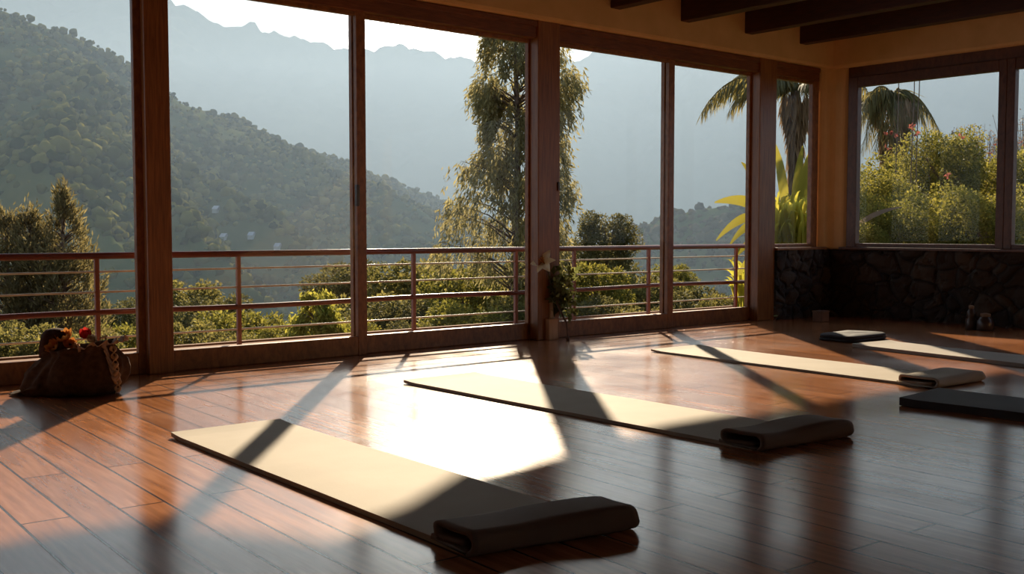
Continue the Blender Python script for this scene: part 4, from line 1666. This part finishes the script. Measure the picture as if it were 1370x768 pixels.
# palms
def frond(root, p0, p1, p2, leaf_len, n, mat, hang=0.7, seed=0, wid=0.03):
    rng = np.random.default_rng(seed)
    mb = MB()
    K = 14
    pts = []
    for i in range(K + 1):
        f = i / K
        pts.append(p0 * (1 - f) ** 2 + p1 * 2 * f * (1 - f) + p2 * f * f)
    mb.tube(pts, [0.028 * (1 - 0.8 * i / K) for i in range(K + 1)], 6)
    for i in range(n):
        f = 0.06 + 0.94 * i / n
        c = p0 * (1 - f) ** 2 + p1 * 2 * f * (1 - f) + p2 * f * f
        tg = ((p1 - p0) * (1 - f) + (p2 - p1) * f).normalized()
        sd = tg.cross(UP).normalized()
        ll = leaf_len * (0.45 + 0.75 * math.sin(PI * min(1, 0.15 + 0.8 * f)))
        for sgn in (-1, 1):
            d = (sd * sgn * (1 - hang) + tg * 0.45 - UP * hang + Vector(rng.normal(size=3) * 0.09)).normalized()
            e = c + d * ll * rng.uniform(.8, 1.15)
            m = c + d * ll * .45 + UP * ll * 0.06
            wv = tg * wid * .5
            b0 = len(mb.v)
            mb.v.extend([c - wv * .5, c + wv * .5, m + wv, m - wv, e])
            mb.f.extend([(b0, b0 + 1, b0 + 2, b0 + 3), (b0 + 3, b0 + 2, b0 + 4)])
    return mb.build('frond', mat, root)


def palm(px, D, crown_y, fronds, skirt, label, trunk_r=0.12, seed=0):
    root = tree_root('palm_tree', px, D, label)
    b = Vector(root.location)
    c = at(px, crown_y, D)
    T = MB()
    K = 12
    T.tube([b.lerp(c, i / K) + Vector((0.04 * math.sin(i * .8), 0, 0)) for i in range(K + 1)], [trunk_r * (1 + 0.05 * (i % 2)) for i in range(K + 1)], 12)
    T.build('trunk', M_BARK, root, smooth=True)
    for i, (m, t, dy, ll) in enumerate(fronds):
        frond(root, c, at(*m, D + dy * .5), at(*t, D + dy), ll, 60, M_PALM, 0.62, seed + i, 0.045)
    if skirt:
        rng = np.random.default_rng(seed)
        y0, y1, w0, w1 = skirt
        C, Ax = [], []
        for i in range(900):
            f = rng.uniform(0, 1)
            yy = crown_y + (y1 - crown_y) * f
            ww = (w0 + (w1 - w0) * f) * (0.65 + 0.35 * math.sin(PI * min(1, f * 2.2 + .2))) * D / F
            a = rng.uniform(0, 2 * PI)
            p = at(px, yy, D)
            C.append((p.x + ww * math.cos(a), p.y + ww * math.sin(a), p.z))
            d = Vector((0.12 * math.cos(a), 0.12 * math.sin(a), -1)) + Vector(rng.normal(size=3) * .08)
            Ax.append(tuple(d.normalized()))
        v, q = leaf_quads(np.array(C), np.array(Ax), 0.38, 0.055, rng)
        np_mesh('dry_skirt', v, q, M_PALMDEAD, root)
    return root


palm(1064, 20, 122, [((985, 70), (938, 152), -.4, .55), ((1010, 80), (975, 150), .5, .5), ((1000, 60), (955, 140), 1.0, .5), ((1045, 80), (1020, 140), -.6, .4), ((1058, 80), (1044, 130), .8, .35),
                     ((1100, 60), (1130, 170), .2, .5), ((1090, 80), (1104, 150), -1.2, .4), ((1080, 40), (1090, 40), 1.5, .5), ((1110, 60), (1160, 120), 1, .5)],
     (130, 235, 17, 7), 'palm with a brown dry skirt behind the corner window', 0.09, 40)
palm(1196, 29, 132, [((1180, 95), (1152, 205), -.3, .65), ((1165, 100), (1140, 200), .5, .65), ((1190, 90), (1170, 210), -.9, .6), ((1230, 98), (1268, 205), 0, .5), ((1215, 90), (1225, 215), -.8, .65),
                     ((1200, 90), (1190, 220), -1.1, .6), ((1235, 95), (1290, 260), .6, .5), ((1160, 100), (1120, 170), .2, .6), ((1210, 100), (1205, 210), .9, .6), ((1185, 100), (1160, 200), .9, .6), ((1175, 88), (1148, 160), -.6, .75), ((1220, 92), (1245, 190), -.5, .7), ((1205, 85), (1215, 195), .4, .75), ((1170, 92), (1158, 185), 0, .8)],
     (140, 215, 30, 22), 'dark drooping palm behind the bushes in the wide window', 0.12, 60)

# golden bushes outside the right windows
for px, yt, D, w_, lb in ((1165, 226, 18.6, 110, 'golden bush at the left edge of the wide window'),
                          (1215, 205, 24.0, 120, 'golden bush under the drooping palm'),
                          (1262, 172, 20.0, 110, 'tallest golden green bush in the wide window'),
                          (1318, 205, 22.0, 120, 'golden bush left of the mullion between the right-hand windows'),
                          (1385, 195, 20.0, 120, 'golden bush behind the window cut by the frame edge'),
                          (1190, 262, 16.0, 110, 'low golden bush in front, left part of the wide window'),
                          (1250, 245, 17.4, 130, 'low golden bush in front, middle of the wide window'),
                          (1320, 250, 15.8, 120, 'low golden bush in front, beside the window mullion'),
                          (1390, 255, 17.0, 120, 'low golden bush in front of the window cut by the frame edge'),
                          (1140, 290, 15.4, 80, 'low golden bush hidden partly by the corner pier')):
    plant('g', px, yt, D, w_ * 1.25, lb, 'bush')
# twiggy flowering shrubs behind
for px, D, yt, lb, sd in ((1297, 27.0, 165, 'sparse twiggy shrub with reddish blossoms behind the golden bushes', 3),
                          (1330, 30.0, 172, 'pale twiggy shrub near the mullion behind the golden bushes', 4),
                          (1372, 27.0, 150, 'twiggy reddish shrub at the frame edge', 5)):
    root = tree_root('twiggy_shrub', px, D, lb, 'shrub')
    rng = random.Random(sd)
    b = Vector(root.location)
    tw = MB()
    C, Ax, C2, A2 = [], [], [], []
    for i in range(46):
        t = at(px + rng.gauss(0, 16), yt + abs(rng.gauss(0, 28)), D + rng.gauss(0, .4))
        m = Vector((b.x + (t.x - b.x) * .4, b.y + (t.y - b.y) * .4, b.z + (t.z - b.z) * .6))
        tw.tube([b, m, t], [0.02, 0.01, 0.004], 4)
        for k in range(14):
            f = rng.uniform(.55, 1)
            p = m.lerp(t, f) + Vector([rng.gauss(0, .06) for _ in range(3)])
            d = tuple(Vector([rng.gauss(0, 1) for _ in range(3)]).normalized())
            if rng.random() < .05: C2.append(tuple(p)); A2.append(d)
            else: C.append(tuple(p)); Ax.append(d)
    tw.build('twigs', M_BARK, root)
    v, q = leaf_quads(np.array(C), np.array(Ax), 0.07, 0.035, np.random.default_rng(sd))
    np_mesh('leaves', v, q, M_DRYTWIG, root)
    v, q = leaf_quads(np.array(C2), np.array(A2), 0.10, 0.08, np.random.default_rng(sd))
    np_mesh('blossoms', v, q, M_PINKBLOOM, root)
# red blooms hanging among the palm leaves
root = tree_root('flowering_vine', 1205, 18.8, 'thin hanging vine with pinkish red blooms in front of the palm', 'vine')
tw = MB()
C2, A2 = [], []
rng = random.Random(9)
for px, y0, y1 in ((1203, 96, 190), (1224, 100, 172), (1231, 95, 150)):
    tw.tube([at(px, y0 - 25, 18.8), at(px - 1, (y0 + y1) / 2, 18.8), at(px - 3, y1, 18.8), at(px - 6, 260, 18.9), Vector(root.location)], 0.009, 5)
for px, py in ((1192, 178), (1188, 180), (1196, 179), (1220, 170), (1226, 180), (1187, 198), (1285, 182), (1218, 282), (1268, 232), (1221, 172)):
    C2, A2 = [], []
    for k in range(4):
        C2.append(tuple(at(px + rng.gauss(0, 1.2), py + rng.gauss(0, 1.2), 18.0)))
        A2.append(tuple(Vector([rng.gauss(0, 1) for _ in range(3)]).normalized()))
    v, q = leaf_quads(np.array(C2), np.array(A2), 0.075, 0.055, np.random.default_rng(2))
    np_mesh('bloom', v, q, M_PINKBLOOM, root)
tw.build('vine_stem', M_BARK, root)
# one long pale leaf rising at the lower left of the wide window
root = tree_root('long_leaf_plant', 1150, 15.4, 'single long dry leaf arching at lower left of the wide window', 'plant')
mb = MB()
big_leaf(mb, at(1140, 312, 15.4), at(1160, 285, 15.4), at(1207, 277, 15.3), 0.045)
mb.build('leaf', M_DRYTWIG, root, smooth=True)
mb = MB()
mb.tube([Vector(root.location), at(1138, 330, 15.4), at(1140, 312, 15.4)], [0.02, 0.014, 0.008], 6)
mb.build('stalk', M_STEM, root, smooth=True)

# repeats of one kind share a group
GROUPS = {'leafy_tree': 'trees beyond the railing', 'leafy_bush': 'golden bushes outside the right-hand windows', 'twiggy_shrub': 'twiggy shrubs behind the golden bushes',
          'palm_tree': 'palms outside the corner', 'house': 'houses on the far hillside', 'jar': 'dark jars by the stone wall', 'dried_flower': 'dried flowers in the sack',
          'dried_sprig': 'dried sprigs in the sack', 'strap_leaf_clump': 'strap leaf clumps at the corner'}
for o in list(scn.objects):
    g = GROUPS.get(o.name.split('.')[0])
    if g and o.parent is None and 'label' in o:
        o['group'] = g

# ------------------------------------------------------------------ valley haze
HAZE_D, HAZE_COL, HAZE_G = 0.00068, (0.215, 0.29, 0.39), 0.4
m, nt, bs, out = new_mat('valley_haze')
nt.nodes.remove(bs)
vs = nt.nodes.new('ShaderNodeVolumeScatter')
vs.inputs['Color'].default_value = (*HAZE_COL, 1)
vs.inputs['Density'].default_value = HAZE_D
vs.inputs['Anisotropy'].default_value = HAZE_G
va = nt.nodes.new('ShaderNodeVolumeAbsorption')
va.inputs['Color'].default_value = (*HAZE_COL, 1)
va.inputs['Density'].default_value = HAZE_D
ash = nt.nodes.new('ShaderNodeAddShader')
nt.links.new(vs.outputs[0], ash.inputs[0])
nt.links.new(va.outputs[0], ash.inputs[1])
nt.links.new(ash.outputs[0], out.inputs['Volume'])
mb = MB()
mb.xyz(-2600, 3200, 62, 4200, -150, 330)
tag(mb.build('valley_haze', m, origin=(0, 0, 0)), 'pale blue morning haze filling the valley', 'haze', kind='stuff')

# ------------------------------------------------------------------ sun and sky
SUN_AZ, SUN_EL = (655 - CX) / F, math.radians(25.0)
sv = Vector((SUN_AZ, 1, 0)).normalized() * math.cos(SUN_EL) + UP * math.sin(SUN_EL)
ld = bpy.data.lights.new('sun', 'SUN')
ld.energy = 16.0
ld.angle = math.radians(0.9)
ld.color = (1.0, 0.81, 0.58)
lo = bpy.data.objects.new('sun', ld)
COL.objects.link(lo)
lo.rotation_euler = sv.to_track_quat('Z', 'Y').to_euler()
lo.location = (0, 40, 30)

w = bpy.data.worlds.new('sky')
scn.world = w
w.use_nodes = True
nt = w.node_tree
bg = nt.nodes['Background']
tc = nt.nodes.new('ShaderNodeTexCoord')


def dot_lobe(vec, power):
    d = nt.nodes.new('ShaderNodeVectorMath'); d.operation = 'DOT_PRODUCT'
    nt.links.new(tc.outputs['Generated'], d.inputs[0])
    d.inputs[1].default_value = tuple(vec.normalized())
    mx = nt.nodes.new('ShaderNodeMath'); mx.operation = 'MAXIMUM'; mx.inputs[1].default_value = 0
    nt.links.new(d.outputs['Value'], mx.inputs[0])
    pw = nt.nodes.new('ShaderNodeMath'); pw.operation = 'POWER'; pw.inputs[1].default_value = power
    nt.links.new(mx.outputs[0], pw.inputs[0])
    return pw.outputs[0]


def scaled(col, fac):
    s = nt.nodes.new('ShaderNodeVectorMath'); s.operation = 'SCALE'
    s.inputs[0].default_value = col
    nt.links.new(fac, s.inputs['Scale'])
    return s.outputs[0]


def vadd(a, b):
    s = nt.nodes.new('ShaderNodeVectorMath'); s.operation = 'ADD'
    nt.links.new(a, s.inputs[0]); nt.links.new(b, s.inputs[1])
    return s.outputs[0]


sx = nt.nodes.new('ShaderNodeSeparateXYZ')
nt.links.new(tc.outputs['Generated'], sx.inputs[0])
base = ramp(nt, sx.outputs['Z'], [(0.0, (0.62, 0.68, 0.74)), (0.12, (0.62, 0.72, 0.82)), (0.45, (0.30, 0.46, 0.70)), (1.0, (0.16, 0.30, 0.58))])
cl = nt.nodes.new('ShaderNodeTexNoise')
cl.inputs['Scale'].default_value = 5.0
cl.inputs['Detail'].default_value = 6
mp = nt.nodes.new('ShaderNodeMapping'); mp.inputs['Scale'].default_value = (1, 1, 3.2)
nt.links.new(tc.outputs['Generated'], mp.inputs[0]); nt.links.new(mp.outputs[0], cl.inputs['Vector'])
cf = ramp(nt, cl.outputs[0], [(0.45, (0, 0, 0)), (0.62, (0.35, 0.35, 0.35))])
tot = vadd(base, cf)
gv = ray(538, 34)
tot = vadd(tot, scaled((12.0, 11.2, 9.8), dot_lobe(gv, 900)))
tot = vadd(tot, scaled((0.9, 0.85, 0.75), dot_lobe(gv, 60)))
tot = vadd(tot, scaled((1.6, 1.4, 1.1), dot_lobe(sv, 14)))
nt.links.new(tot, bg.inputs['Color'])
bg.inputs['Strength'].default_value = 1.0

# ------------------------------------------------------------------ view
scn.view_settings.view_transform = 'Standard'
scn.view_settings.look = 'None'
scn.view_settings.gamma = 1.0
scn.view_settings.use_curve_mapping = False
scn.view_settings.exposure = 0.12
cy = scn.cycles
cy.max_bounces = 10
cy.diffuse_bounces = 5
cy.glossy_bounces = 4
cy.transmission_bounces = 6
cy.transparent_max_bounces = 24
cy.volume_bounces = 1
cy.sample_clamp_indirect = 8.0
cy.use_denoising = True
